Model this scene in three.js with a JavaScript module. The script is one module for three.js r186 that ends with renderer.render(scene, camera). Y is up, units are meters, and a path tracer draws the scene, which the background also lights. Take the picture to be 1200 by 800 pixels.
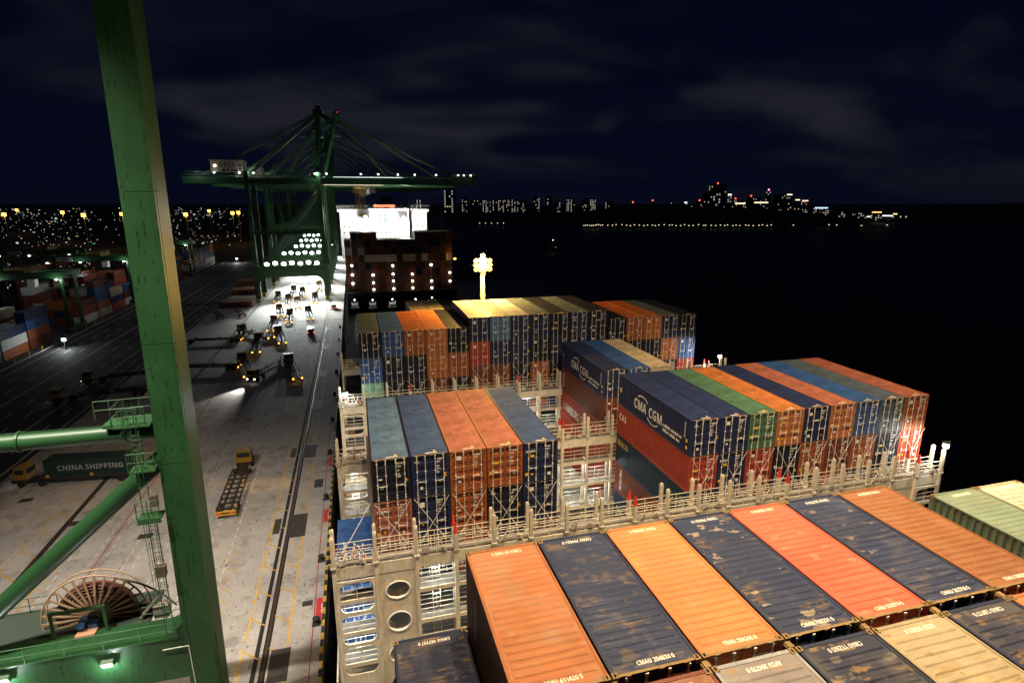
import * as THREE from 'three';
import { mergeGeometries } from 'three/addons/utils/BufferGeometryUtils.js';
import { FontLoader } from 'three/addons/loaders/FontLoader.js';
import { TextGeometry } from 'three/addons/geometries/TextGeometry.js';

// ---------------------------------------------------------------- camera, sky, moon, exposure
const scene = new THREE.Scene();
const EYE = new THREE.Vector3(0, 40, 0), FPX = 671, YAW = 15.3766 * Math.PI / 180, PITCH = 13.7828 * Math.PI / 180;
const camera = new THREE.PerspectiveCamera(2 * Math.atan(400 / FPX) * 180 / Math.PI, 1.5, 0.3, 9000);
camera.rotation.order = 'YXZ';
camera.position.copy(EYE);
camera.rotation.set(-PITCH, -YAW, 0);
camera.updateMatrixWorld();

function rng(seed) { let a = seed >>> 0; return () => { a = (a + 0x6D2B79F5) | 0; let t = Math.imul(a ^ (a >>> 15), 1 | a); t = (t + Math.imul(t ^ (t >>> 7), 61 | t)) ^ t; return ((t ^ (t >>> 14)) >>> 0) / 4294967296; }; }
function lattice(seed, n = 256) { const r = rng(seed), t = new Float32Array(n * n); for (let i = 0; i < n * n; i++) t[i] = r(); return t; }
const LAT = [lattice(11), lattice(23), lattice(37), lattice(51)];
function vnoise(x, y, k = 0, px = 256, py = 256) {
  const T = LAT[k & 3]; let xi = Math.floor(x), yi = Math.floor(y); const fx = x - xi, fy = y - yi;
  const u = fx * fx * (3 - 2 * fx), v = fy * fy * (3 - 2 * fy);
  const x0 = ((xi % px) + px) % px, x1 = (x0 + 1) % px, y0 = ((yi % py) + py) % py, y1 = (y0 + 1) % py;
  const a = T[y0 * 256 + x0], b = T[y0 * 256 + x1], c = T[y1 * 256 + x0], d = T[y1 * 256 + x1];
  return a + (b - a) * u + (c - a) * v + (a - b - c + d) * u * v;
}
function fbm(x, y, oct = 4, k = 0, px = 256, py = 256) { let s = 0, a = 0.5, n = 0; for (let i = 0; i < oct; i++) { s += a * vnoise(x, y, k + i, px, py); n += a; a *= 0.5; x *= 2; y *= 2; px = Math.min(256, px * 2); py = Math.min(256, py * 2); } return s / n; }
const sstep = (a, b, x) => { const t = Math.min(1, Math.max(0, (x - a) / (b - a))); return t * t * (3 - 2 * t); };

{ // night sky: dark blue air with thin streaks of cloud lit from the town
  const W = 1024, H = 512, d = new Float32Array(W * H * 4);
  for (let j = 0; j < H; j++) for (let i = 0; i < W; i++) {
    const el = (j + 0.5) / H * Math.PI - Math.PI / 2, az = (i + 0.5) / W * 2 * Math.PI;
    const c = Math.cos(el), X = Math.cos(az) * c, Z = Math.sin(az) * c, Y = Math.max(Math.sin(el), 0);
    const s = 1 / (Y + 0.16), p = X * s, q = Z * s;
    const w = fbm(p * 0.9 + 40, q * 0.9 + 20, 3, 1);
    let n = fbm(p * 0.75 + 1.5 * w + 31, q * 1.25 + 1.2 * w + 77, 5, 2);
    n = sstep(0.36, 0.68, n);
    const low = sstep(0, 0.12, Y), o = (j * W + i) * 4;
    const k = n * (0.25 + 0.75 * low);
    d[o] = 0.0011 + k * 0.0125; d[o + 1] = 0.0020 + k * 0.0124; d[o + 2] = 0.0082 + k * 0.0125; d[o + 3] = 1;
  }
  const sky = new THREE.DataTexture(d, W, H, THREE.RGBAFormat, THREE.FloatType);
  sky.mapping = THREE.EquirectangularReflectionMapping; sky.magFilter = THREE.LinearFilter; sky.minFilter = THREE.LinearFilter; sky.needsUpdate = true;
  scene.background = sky; scene.environment = sky;
}
const moon = new THREE.DirectionalLight(0xbfd0ff, 0.006);
moon.position.set(-300, 600, 250); moon.castShadow = true;
Object.assign(moon.shadow.camera, { left: -150, right: 150, top: 200, bottom: -200, near: 1, far: 1500 });
moon.shadow.mapSize.set(2048, 2048); scene.add(moon, moon.target);

const renderer = new THREE.WebGLRenderer({ antialias: true });
renderer.toneMapping = THREE.LinearToneMapping;
renderer.toneMappingExposure = 1;
renderer.shadowMap.enabled = true;
renderer.setSize(1024, 682);

// ---------------------------------------------------------------- helpers
const V = (x, y, z) => new THREE.Vector3(x, y, z);
const taken = new Map();
function numbered(n) { const k = taken.get(n) || 0; taken.set(n, k + 1); return k ? n + '_' + String(k).padStart(3, '0') : n; }
function clean(g) { const h = g.index ? g.toNonIndexed() : g; for (const k of Object.keys(h.attributes)) if (!['position', 'normal', 'uv'].includes(k)) h.deleteAttribute(k); if (!h.attributes.uv) h.setAttribute('uv', new THREE.BufferAttribute(new Float32Array(h.attributes.position.count * 2), 2)); h.clearGroups(); return h; }
const merge = (a) => Array.isArray(a) ? (a.length === 1 ? a[0] : mergeGeometries(a.map(clean))) : a;
function mesh(name, geo, mat, parent) { const m = new THREE.Mesh(merge(geo), mat); m.name = parent ? name : numbered(name); m.castShadow = m.receiveShadow = true; (parent || scene).add(m); return m; }
function tag(o, label, category, group, kind) { o.userData.label = label; if (category) o.userData.category = category; if (group) o.userData.group = group; if (kind) o.userData.kind = kind; return o; }
function thing(name, label, category, p = [0, 0, 0], turn = 0, group) { const o = new THREE.Group(); o.name = numbered(name); o.position.set(...p); o.rotation.y = turn; scene.add(o); return tag(o, label, category, group); }
function dup(o, p, turn, label, group) { const c = o.clone(); c.name = numbered(o.name.replace(/_\d{3}$/, '')); c.userData = { ...o.userData }; c.position.set(...p); if (turn !== undefined) c.rotation.y = turn; if (label) c.userData.label = label; if (group) c.userData.group = group; scene.add(c); return c; }
function struct(name, geo, mat, label) { const m = mesh(name, geo, mat); m.userData = { kind: 'structure' }; if (label) m.userData.label = label; return m; }
// box given by its corners, uv in metres
function bx(x0, x1, y0, y1, z0, z1) {
  const P = [], N = [], U = [];
  const f = (a, b, c, d, n, u) => { for (const k of [0, 1, 2, 0, 2, 3]) { const p = [a, b, c, d][k]; P.push(...p); N.push(...n); U.push(u === 0 ? p[2] : p[0], u === 1 ? p[2] : p[1]); } };
  f([x1, y0, z1], [x1, y0, z0], [x1, y1, z0], [x1, y1, z1], [1, 0, 0], 0); f([x0, y0, z0], [x0, y0, z1], [x0, y1, z1], [x0, y1, z0], [-1, 0, 0], 0);
  f([x0, y1, z1], [x1, y1, z1], [x1, y1, z0], [x0, y1, z0], [0, 1, 0], 1); f([x0, y0, z0], [x1, y0, z0], [x1, y0, z1], [x0, y0, z1], [0, -1, 0], 1);
  f([x0, y0, z1], [x1, y0, z1], [x1, y1, z1], [x0, y1, z1], [0, 0, 1], 2); f([x1, y0, z0], [x0, y0, z0], [x0, y1, z0], [x1, y1, z0], [0, 0, -1], 2);
  const g = new THREE.BufferGeometry(); g.setAttribute('position', new THREE.Float32BufferAttribute(P, 3)); g.setAttribute('normal', new THREE.Float32BufferAttribute(N, 3)); g.setAttribute('uv', new THREE.Float32BufferAttribute(U, 2)); return g;
}
const cbx = (x, y, z, w, h, d) => bx(x - w / 2, x + w / 2, y - h / 2, y + h / 2, z - d / 2, z + d / 2);
// bar of square section (w across, h upright) from a to b
function bar(a, b, w, h = w) {
  const d = b.clone().sub(a), L = d.length(), g = bx(-w / 2, w / 2, -h / 2, h / 2, 0, L); d.normalize();
  const up = Math.abs(d.y) > 0.999 ? V(1, 0, 0) : V(0, 1, 0), x = up.clone().cross(d).normalize(), y = d.clone().cross(x);
  return g.applyMatrix4(new THREE.Matrix4().makeBasis(x, y, d).setPosition(a));
}
function rod(a, b, r, n = 6, r2 = r) {
  const d = b.clone().sub(a), L = d.length(), g = new THREE.CylinderGeometry(r2, r, L, n, 1, false).translate(0, L / 2, 0);
  return g.applyMatrix4(new THREE.Matrix4().compose(a, new THREE.Quaternion().setFromUnitVectors(V(0, 1, 0), d.normalize()), V(1, 1, 1)));
}
function quad(x0, x1, z0, z1, y) { const g = new THREE.BufferGeometry(); const p = [x0, y, z1, x1, y, z1, x1, y, z0, x0, y, z1, x1, y, z0, x0, y, z0]; g.setAttribute('position', new THREE.Float32BufferAttribute(p, 3)); g.setAttribute('normal', new THREE.Float32BufferAttribute([0, 1, 0, 0, 1, 0, 0, 1, 0, 0, 1, 0, 0, 1, 0, 0, 1, 0], 3)); g.setAttribute('uv', new THREE.Float32BufferAttribute([x0, z1, x1, z1, x1, z0, x0, z1, x1, z0, x0, z0], 2)); return g; }
// a pixel of the 1200 x 800 photograph as a point on a horizontal (y), or a cross (z), or a lengthwise (x) plane
const CF = V(0, 0, -1).applyQuaternion(camera.quaternion), CR = V(1, 0, 0).applyQuaternion(camera.quaternion), CU = V(0, 1, 0).applyQuaternion(camera.quaternion);
function ray(px, py) { return CF.clone().multiplyScalar(FPX).addScaledVector(CR, px - 600).addScaledVector(CU, 400 - py); }
const onY = (px, py, y = 0) => { const d = ray(px, py); return EYE.clone().addScaledVector(d, (y - EYE.y) / d.y); };
const onZ = (px, py, z) => { const d = ray(px, py); return EYE.clone().addScaledVector(d, (z - EYE.z) / d.z); };

// ---------------------------------------------------------------- textures and materials
function tex(w, h, fn, srgb = true, wrap = true) { // fn(x, y) gives [r, g, b] in 0..1
  const d = new Uint8Array(w * h * 4);
  for (let j = 0; j < h; j++) for (let i = 0; i < w; i++) { const c = fn(i / w, j / h, i, j), o = (j * w + i) * 4; d[o] = Math.max(0, Math.min(255, c[0] * 255)); d[o + 1] = Math.max(0, Math.min(255, c[1] * 255)); d[o + 2] = Math.max(0, Math.min(255, c[2] * 255)); d[o + 3] = 255; }
  const t = new THREE.DataTexture(d, w, h); t.magFilter = THREE.LinearFilter; t.minFilter = THREE.LinearMipmapLinearFilter; t.generateMipmaps = true;
  if (srgb) t.colorSpace = THREE.SRGBColorSpace; if (wrap) t.wrapS = t.wrapT = THREE.RepeatWrapping; t.needsUpdate = true; return t;
}
const scaled = (t, sx, sy = sx) => { const c = t.clone(); c.repeat.set(sx, sy); c.needsUpdate = true; return c; };
const col = (r, g, b) => new THREE.Color().setRGB(r, g, b);
function mat(c, roughness = 0.6, more = {}) { return new (more.specularIntensity !== undefined ? THREE.MeshPhysicalMaterial : THREE.MeshStandardMaterial)({ color: Array.isArray(c) ? col(...c) : c, roughness, metalness: 0, ...more }); }
// streaked, dusty paint: multiplies the paint's own colour (uv in metres)
const grimeT = tex(512, 512, (u, v) => {
  const a = fbm(u * 8, v * 8, 5, 0, 8, 8), s = fbm(u * 64, v * 6, 3, 1, 64, 6), f = fbm(u * 80, v * 80, 2, 2, 80, 80);
  let k = 0.90 + 0.20 * (a - 0.5) + 0.12 * (s - 0.5) + 0.10 * (f - 0.5);
  const rust = sstep(0.66, 0.76, fbm(u * 14 + 3, v * 7, 4, 3, 14, 7)) * sstep(0.4, 0.7, s);
  return [k + 0.1 * rust, k - 0.12 * rust, k - 0.3 * rust];
});
const roofWearT = tex(512, 512, (u, v) => {
  const a = fbm(u * 6, v * 6, 5, 2, 6, 6), s = fbm(u * 4, v * 40, 3, 1, 4, 40), p = sstep(0.63, 0.70, fbm(u * 12, v * 12, 4, 3, 12, 12));
  const k = 0.88 + 0.30 * (a - 0.5) + 0.14 * (s - 0.5), r = sstep(0.64, 0.72, fbm(u * 16 + 5, v * 16, 4, 0, 16, 16));
  return [k + 0.13 * p - 0.02 * r, k + 0.12 * p - 0.14 * r, k + 0.09 * p - 0.24 * r];
});
const concreteT = tex(1024, 1024, (u, v) => {
  const a = fbm(u * 5, v * 5, 5, 0, 5, 5), f = fbm(u * 180, v * 180, 2, 1, 180, 180), st = sstep(0.6, 0.74, fbm(u * 9 + 3, v * 9, 5, 2, 9, 9));
  const tyre = sstep(0.60, 0.70, fbm(u * 26, v * 2, 4, 3, 26, 2)) * sstep(0.42, 0.62, fbm(u * 6, v * 6 + 9, 3, 1, 6, 6));
  const spot = sstep(0.75, 0.8, fbm(u * 40, v * 40, 3, 0, 40, 40));
  const k = 0.78 + 0.16 * (a - 0.5) + 0.14 * (f - 0.5) - 0.09 * st - 0.15 * tyre - 0.20 * spot;
  return [k * 1.01, k, k * 0.985];
});
const asphaltT = tex(512, 512, (u, v) => { const k = 0.27 + 0.12 * (fbm(u * 6, v * 6, 4, 1, 6, 6) - 0.5) + 0.12 * (fbm(u * 150, v * 150, 2, 0, 150, 150) - 0.5); return [k, k, k * 1.02]; });
const craneT = tex(512, 512, (u, v, i, j) => { // green gloss paint with chafe marks and runs
  const a = fbm(u * 5, v * 5, 4, 0, 5, 5), run = fbm(u * 90, v * 5, 3, 1, 90, 5);
  let k = 0.9 + 0.22 * (a - 0.5) + 0.12 * (run - 0.5);
  const gx = Math.floor(u * 30), gy = Math.floor(v * 20), h = LAT[2][(gy % 256) * 256 + gx], h2 = LAT[3][(gy % 256) * 256 + gx];
  const fu = u * 30 - gx, fv = v * 20 - gy;
  if (h > 0.72 && Math.abs(fu - 0.2 - 0.5 * h2) < 0.09 && Math.abs(fv - 0.5) < 0.2 + 0.25 * h2) k *= 0.6;
  return [k, k, k];
});
const bumpT = tex(256, 256, (u, v) => { const k = fbm(u * 20, v * 20, 4, 2, 20, 20); return [k, k, k]; }, false);
const grime = scaled(grimeT, 0.22), roofWear = scaled(roofWearT, 0.21);
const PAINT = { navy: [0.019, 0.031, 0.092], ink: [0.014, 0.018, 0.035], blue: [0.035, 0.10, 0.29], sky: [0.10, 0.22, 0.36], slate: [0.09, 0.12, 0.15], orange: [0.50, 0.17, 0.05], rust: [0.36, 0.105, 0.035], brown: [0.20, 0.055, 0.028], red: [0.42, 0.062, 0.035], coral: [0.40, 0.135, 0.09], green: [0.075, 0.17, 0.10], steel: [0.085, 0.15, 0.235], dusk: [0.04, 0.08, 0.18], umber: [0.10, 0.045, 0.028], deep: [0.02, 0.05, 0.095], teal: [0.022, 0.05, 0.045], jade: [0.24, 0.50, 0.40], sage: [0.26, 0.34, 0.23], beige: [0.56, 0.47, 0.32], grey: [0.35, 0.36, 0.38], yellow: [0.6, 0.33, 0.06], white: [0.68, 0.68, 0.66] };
const paintM = {}, roofM = {};
for (const k in PAINT) {
  const c = PAINT[k]; paintM[k] = mat(c, 0.55, { map: grime, specularIntensity: 0.45 }); // chalky old paint
  roofM[k] = mat(c, 0.65, { map: roofWear, specularIntensity: 0.35 });
}
const steelM = mat([0.55, 0.53, 0.49], 0.4, { metalness: 0.35 }), rodM = mat([0.62, 0.60, 0.56], 0.45), castM = mat([0.30, 0.19, 0.07], 0.75, { map: grime }), darkM = mat([0.02, 0.02, 0.02], 0.8), rubberM = mat([0.018, 0.018, 0.018], 0.85);
const whiteM = mat([0.78, 0.77, 0.74], 0.6), yellowM = mat([0.75, 0.42, 0.02], 0.55), redM = mat([0.55, 0.035, 0.025], 0.5);
const creamM = mat([0.84, 0.78, 0.63], 0.55, { map: grime }), craneM = mat([0.017, 0.066, 0.022], 0.40, { map: scaled(craneT, 0.1), specularIntensity: 0.7 }), craneFarM = mat([0.017, 0.066, 0.022], 0.40), deckM = mat([0.24, 0.22, 0.20], 0.8, { map: grime }), hullM = mat([0.02, 0.03, 0.06], 0.5, { map: grime });
function glow(r, g, b, s) { return new THREE.MeshStandardMaterial({ color: 0x111111, emissive: col(r, g, b), emissiveIntensity: s, roughness: 0.4 }); }
const lampWhite = glow(1, 0.97, 0.9, 12), lampCool = glow(0.9, 1, 0.97, 9), lampSodium = glow(1, 0.52, 0.09, 5), lampBlaze = glow(1, 0.54, 0.09, 4), lampWarm = glow(1, 0.8, 0.5, 12), lampDim = glow(1, 0.85, 0.6, 3), lampRed = glow(1, 0.04, 0.02, 8), lampAmber = glow(1, 0.45, 0.05, 10), lampSmall = glow(0.92, 1, 0.98, 8);
function point(x, y, z, c, i, soft = 5) { const l = new THREE.PointLight(c, i); l.position.set(x, y, z); l.castShadow = true; l.shadow.radius = soft; scene.add(l); return l; }
function spot(p, t, c, i, deg, pen = 0.5, soft = 12) { const l = new THREE.SpotLight(c, i, 0, deg * Math.PI / 180, pen); l.position.copy(p); l.target.position.copy(t); l.castShadow = true; l.shadow.radius = soft; scene.add(l, l.target); return l; }
const WHITE = col(1, 0.95, 0.86), COOL = col(0.92, 1, 0.97), SODIUM = col(1, 0.56, 0.13), FLOOD = col(1, 0.75, 0.46);
const fontB = await new FontLoader().loadAsync('fonts/droid/droid_sans_bold.typeface.json'), fontR = await new FontLoader().loadAsync('fonts/droid/droid_sans_regular.typeface.json');
function text(s, size, font = fontB, depth = 0.003, wide = 1) { const g = new TextGeometry(s, { font, size, depth, curveSegments: 4, bevelEnabled: false }); g.scale(wide, 1, 1); g.computeBoundingBox(); g.translate(-(g.boundingBox.min.x + g.boundingBox.max.x) / 2, 0, 0); return clean(g); }
// ---------------------------------------------------------------- the setting: water, quay, road, yard, far shore
const WATER = -3.6;
{
  const bump = scaled(bumpT, 40, 40);
  const g = new THREE.PlaneGeometry(16000, 16000); g.rotateX(-Math.PI / 2); g.translate(3000, WATER, -2000);
  const uv = g.attributes.uv; for (let i = 0; i < uv.count; i++) uv.setXY(i, uv.getX(i) * 20, uv.getY(i) * 20);
  struct('sea_water', g, new THREE.MeshPhysicalMaterial({ color: col(0.003, 0.004, 0.006), roughness: 0.42, specularIntensity: 0.35, bumpMap: bump, bumpScale: 0.5 }), 'black night sea beyond the container ship');
}
const QX = -4.95; // quay edge
const concreteM = mat([0.62, 0.60, 0.58], 0.85, { map: scaled(concreteT, 1 / 15), bumpMap: scaled(bumpT, 0.8), bumpScale: 0.004 });
const concreteFarM = mat([0.62, 0.60, 0.58], 0.85, { map: scaled(concreteT, 1 / 60) });
const quay = struct('quay_pavement', [bx(-52, QX + 0.02, -8, -0.03, -205, 40), bx(-52, QX + 0.02, -8, 0, -1100, -205.02)], concreteFarM, 'pale concrete quay apron with painted lanes');
{ // cast slabs with open joints
  const r = rng(5), vars = [];
  for (let k = 0; k < 8; k++) { const g = bx(-3.735, 3.735, -0.04, 0, -3.735, 3.735), uv = g.attributes.uv, ox = r() * 15, oz = r() * 15; for (let i = 0; i < uv.count; i++) uv.setXY(i, uv.getX(i) + ox, uv.getY(i) + oz); vars.push(g); }
  for (let i = 0; i < 6; i++) for (let j = 0; j < 32; j++) { const s = mesh('slab', vars[Math.floor(r() * 8)], concreteM, quay); s.position.set(QX - 3.78 - i * 7.5, -r() * 0.006, 32 - j * 7.5); }
}
const asphaltM = mat([0.30, 0.30, 0.30], 0.8, { map: scaled(asphaltT, 0.08) });
struct('terminal_road', bx(-84, -52, -8, -0.05, -1100, 40), asphaltM, 'dark asphalt road between the quay and the container yard');
struct('yard_ground', bx(-1500, -84, -8, -0.02, -1100, 40), asphaltM, 'dark paved ground of the container yard');
struct('mainland', bx(-4000, 60, -9, -0.6, -5000, -1100), mat([0.03, 0.035, 0.03], 0.9), 'dark low land behind the terminal');

// paint on the apron, 4 mm sheets
const paintY = mat([0.72, 0.42, 0.05], 0.75, { map: grime }), paintW = mat([0.80, 0.78, 0.74], 0.75, { map: grime }), paintR = mat([0.42, 0.05, 0.04], 0.75, { map: grime });
const stripe = (x, z0, z1, w, y = 0.006) => quad(x - w / 2, x + w / 2, z0, z1, y);
function slant(x0, z0, x1, z1, w, y) { const a = V(x0, y, z0), b = V(x1, y, z1), d = b.clone().sub(a).normalize().multiplyScalar(w / 2), n = V(-d.z, 0, d.x), g = new THREE.BufferGeometry(), P = [a.clone().add(n), b.clone().add(n), b.clone().sub(n), a.clone().sub(n)], p = []; for (const k of [0, 1, 2, 0, 2, 3]) p.push(P[k].x, P[k].y, P[k].z); g.setAttribute('position', new THREE.Float32BufferAttribute(p, 3)); g.computeVertexNormals(); if (g.attributes.normal.getY(0) < 0) { g.setAttribute('position', new THREE.Float32BufferAttribute([...Array(6).keys()].flatMap((i) => p.slice((5 - i) * 3, (5 - i) * 3 + 3)), 3)); g.computeVertexNormals(); } return clean(g); }
{
  const r = rng(8), dash = [], yel = [], ticks = [], worn = [];
  for (const x of [-33.68, -31.05, -29.85, -27.3, -26.15, -23.67, -22.4, -19.9, -18.7, -16.2]) for (let z = -38; z > -320; z -= 1.72) if (r() > 0.12) dash.push(stripe(x, z - 0.85, z, 0.10));
  for (let z = -38; z > -150; z -= 1.72) { ticks.push(slant(-16.15, z - 0.9, -14.75, z + 0.5, 0.11, 0.010)); ticks.push(slant(-35.1, z - 0.9, -33.66, z + 0.5, 0.11, 0.010)); }
  for (const [x, s] of [[-12.05, 1], [-8.2, -1]]) { yel.push(stripe(x, -330, 0, 0.16)); for (let z = -30; z > -260; z -= 4.4) ticks.push(slant(s > 0 ? x + 0.08 : x - 1.6, z - 1.3, s > 0 ? x + 1.55 : x - 0.08, z, 0.15, 0.012)); }
  for (const [x, s] of [[-40.05, 1], [-34.98, -1]]) { yel.push(stripe(x, -330, 0, 0.12)); if (s > 0) for (let z = -40; z > -260; z -= 4.4) ticks.push(slant(x + 0.06, z - 2, x + 2.3, z, 0.15, 0.012)); }
  struct('lane_dash_marking', dash, paintW, 'worn white dashed lane lines on the quay').userData.kind = 'stuff';
  struct('yellow_line_marking', yel, paintY, 'long yellow lines beside the crane rails');
  struct('yellow_tick_marking', ticks, paintY, 'slanting yellow ticks along the quay lanes').userData.kind = 'stuff';
  struct('red_line_marking', [stripe(-30.46, -330, 0, 0.13), stripe(-6.05, -330, 0, 0.10)], paintR, 'thin red lines painted along the quay');
  const lad = []; for (let k = 0; k < 17; k++) { const z = -112 - k * 1.45; lad.push(slant(-14.9, z - 0.5, -12.6, z, 0.32, 0.008)); }
  lad.push(stripe(-14.95, -136, -112, 0.12), stripe(-12.55, -136, -112, 0.12));
  struct('ladder_marking', lad, paintW, 'white ladder of hatched bars painted on the quay');
  // crane rails and cable slot
  const slot = mat([0.012, 0.011, 0.010], 0.9), railM = mat([0.10, 0.055, 0.035], 0.5, { metalness: 0.5 });
  struct('rail_pit', [quad(-10.95, -10.55, -330, 40, 0.005), quad(-10.28, -9.72, -330, 40, 0.005), quad(-37.75, -37.1, -330, 40, 0.005)], slot, 'black strips of the crane rail pits');
  for (const [x, l] of [[-10.0, 'rusty crane rail beside the quay edge'], [-37.42, 'rusty crane rail on the road side of the quay']]) tag(mesh('crane_rail', [bx(x - 0.06, x + 0.06, 0.006, 0.06, -330, 40), bx(x - 0.11, x + 0.11, 0.006, 0.02, -330, 40)], railM), l, 'rail');
  // gratings and pit covers
  const gr = []; let n = 0;
  const cover = (x, z, w, d) => { const big = d > 3.8, nar = !big && d > 3, o = thing('pit_cover', big ? 'large dark steel pit cover between the crane rail and the yellow line' : nar ? 'narrow dark pit cover on the road side of the crane rail' : x > -10 ? 'small steel pit cover between the red line and the kerb' : 'small dark pit cover on the open lanes of the apron', 'pit cover', [x, 0, z], 0, big ? 'large pit covers' : nar ? 'narrow pit covers' : 'small pit covers'); mesh('plate', bx(-w / 2, w / 2, 0.001, 0.014, -d / 2, d / 2), mat([0.05, 0.045, 0.04], 0.7, { map: grime }), o); const b = []; for (let k = 1; k < 5; k++) b.push(bx(-w / 2 + 0.05, w / 2 - 0.05, 0.014, 0.022, -d / 2 + k * d / 5 - 0.03, -d / 2 + k * d / 5 + 0.03)); mesh('rib', b, mat([0.04, 0.035, 0.03], 0.6), o).userData.kind = 'stuff'; };
  for (const p of [[-8.7, -46.5, 1.7, 4], [-8.9, -70, 1.9, 5.5], [-11.5, -70.4, 0.8, 3.6], [-8.9, -93, 1.9, 5], [-11.5, -93, 0.8, 3.6], [-9, -116, 1.9, 5], [-9, -138, 1.9, 5], [-8.9, -165, 2, 5], [-8.9, -190, 2, 5], [-6.8, -54.3, 1.0, 0.8], [-7, -81, 1.2, 2.6]]) cover(...p);
  for (const [px, py] of [[170, 628], [30, 586], [218, 463], [285, 437], [55, 448], [88, 613]]) { const p = onY(px, py); cover(p.x, p.z, 1.6, 1.1); }
  for (const [px, py] of [[282, 757], [295, 712], [303, 673], [311, 642]]) { const p = onY(px, py); tag(mesh('anchor_plate', [cbx(p.x, 0.008, p.z, 0.75, 0.012, 0.7), cbx(p.x, 0.03, p.z, 0.3, 0.035, 0.25)], mat([0.35, 0.35, 0.33], 0.6)), 'pale steel anchor plate on the yellow line', 'plate', 'anchor plates along the crane rail'); }
  // yellow and black kerb at the water
  const kb = new THREE.Group(); kb.name = 'quay_kerb'; kb.userData = { kind: 'structure', label: 'yellow and black striped kerb along the quay edge' }; scene.add(kb);
  const blk = bx(-0.15, 0.15, 0, 0.22, -0.44, 0.44), ym = mat([0.62, 0.40, 0.04], 0.7, { map: grime }), bm = mat([0.03, 0.03, 0.03], 0.7, { map: grime });
  for (let k = 0; k < 260; k++) { const m = mesh('kerb_block', blk, k % 2 ? ym : bm, kb); m.position.set(QX - 0.16, 0, -30 - k * 0.9); }
  struct('quay_fender_wall', bx(QX + 0.03, QX + 0.25, -6, -0.4, -330, 30), rubberM, 'black rubber facing of the quay wall');
  // bollards and red berth plates
  const bol = thing('mooring_bollard', 'black mooring bollard on the quay edge', 'bollard', [-5.75, 0, -51], 0, 'mooring bollards on the quay');
  mesh('base', bx(-0.4, 0.4, 0.001, 0.08, -0.4, 0.4), darkM, bol);
  mesh('post', new THREE.LatheGeometry([[0.28, 0.08], [0.22, 0.2], [0.2, 0.4], [0.34, 0.55], [0.36, 0.65], [0.26, 0.74], [0, 0.76]].map((p) => new THREE.Vector2(...p)), 14), darkM, bol);
  for (const z of [-61.5, -76, -91, -106, -121, -138, -155, -172, -190]) dup(bol, [-5.75, 0, z]);
  for (const [z, s] of [[-53.2, '36 M'], [-71.5, '37 M'], [-88, '38 M']]) { const o = thing('berth_plate', 'red painted berth plate with white figures beside bollard', 'sign', [-5.62, 0.006, z], 0, 'red berth plates along the quay'); mesh('panel', bx(-0.3, 0.3, 0, 0.01, -1.6, 1.6), mat([0.5, 0.03, 0.04], 0.6), o); const t = text(s, 0.42); t.rotateX(-Math.PI / 2); t.rotateY(-Math.PI / 2); t.translate(0.2, 0.012, 0); mesh('figures', t, whiteM, o); }
}
{ // road markings
  const w = [], d = [], r = rng(31);
  for (const x of [-53.2, -58.8, -70.2, -81]) w.push(stripe(x, -520, -60, 0.22, -0.044));
  for (const x of [-56, -62.5, -66, -74, -77.5]) for (let z = -60; z > -520; z -= 9) d.push(stripe(x, z - 4, z, 0.18, -0.044));
  struct('road_edge_marking', w, paintW, 'long white edge lines on the terminal road'); struct('road_dash_marking', d, paintW, 'white lane dashes on the terminal road').userData.kind = 'stuff';
  const kb = bx(-84.3, -84, -0.05, 0.14, -520, -60); struct('road_kerb', kb, mat([0.35, 0.34, 0.32], 0.8), 'concrete kerb between road and container yard');
}
// ---------------------------------------------------------------- shipping containers
const CW = 2.438;
// sheet along x with trapezoid folds, outer face at z = 0, folds going in by depth
function corrugated(len, y0, y1, pitch, depth, outer = 0.3, slope = 0.2) {
  const n = Math.max(1, Math.round(len / pitch)), p = len / n, xs = [];
  for (let k = 0; k < n; k++) xs.push([k * p, 0], [(k + outer) * p, 0], [(k + outer + slope) * p, -depth], [(k + 1 - slope) * p, -depth]);
  xs.push([len, 0]);
  const P = [], U = [];
  for (let k = 0; k < xs.length - 1; k++) { const [a, za] = xs[k], [b, zb] = xs[k + 1]; for (const [x, y, z] of [[a, y0, za], [b, y0, zb], [b, y1, zb], [a, y0, za], [b, y1, zb], [a, y1, za]]) { P.push(x - len / 2, y, z); U.push(x, y); } }
  const g = new THREE.BufferGeometry(); g.setAttribute('position', new THREE.Float32BufferAttribute(P, 3)); g.setAttribute('uv', new THREE.Float32BufferAttribute(U, 2)); g.computeVertexNormals(); return g;
}
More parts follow.
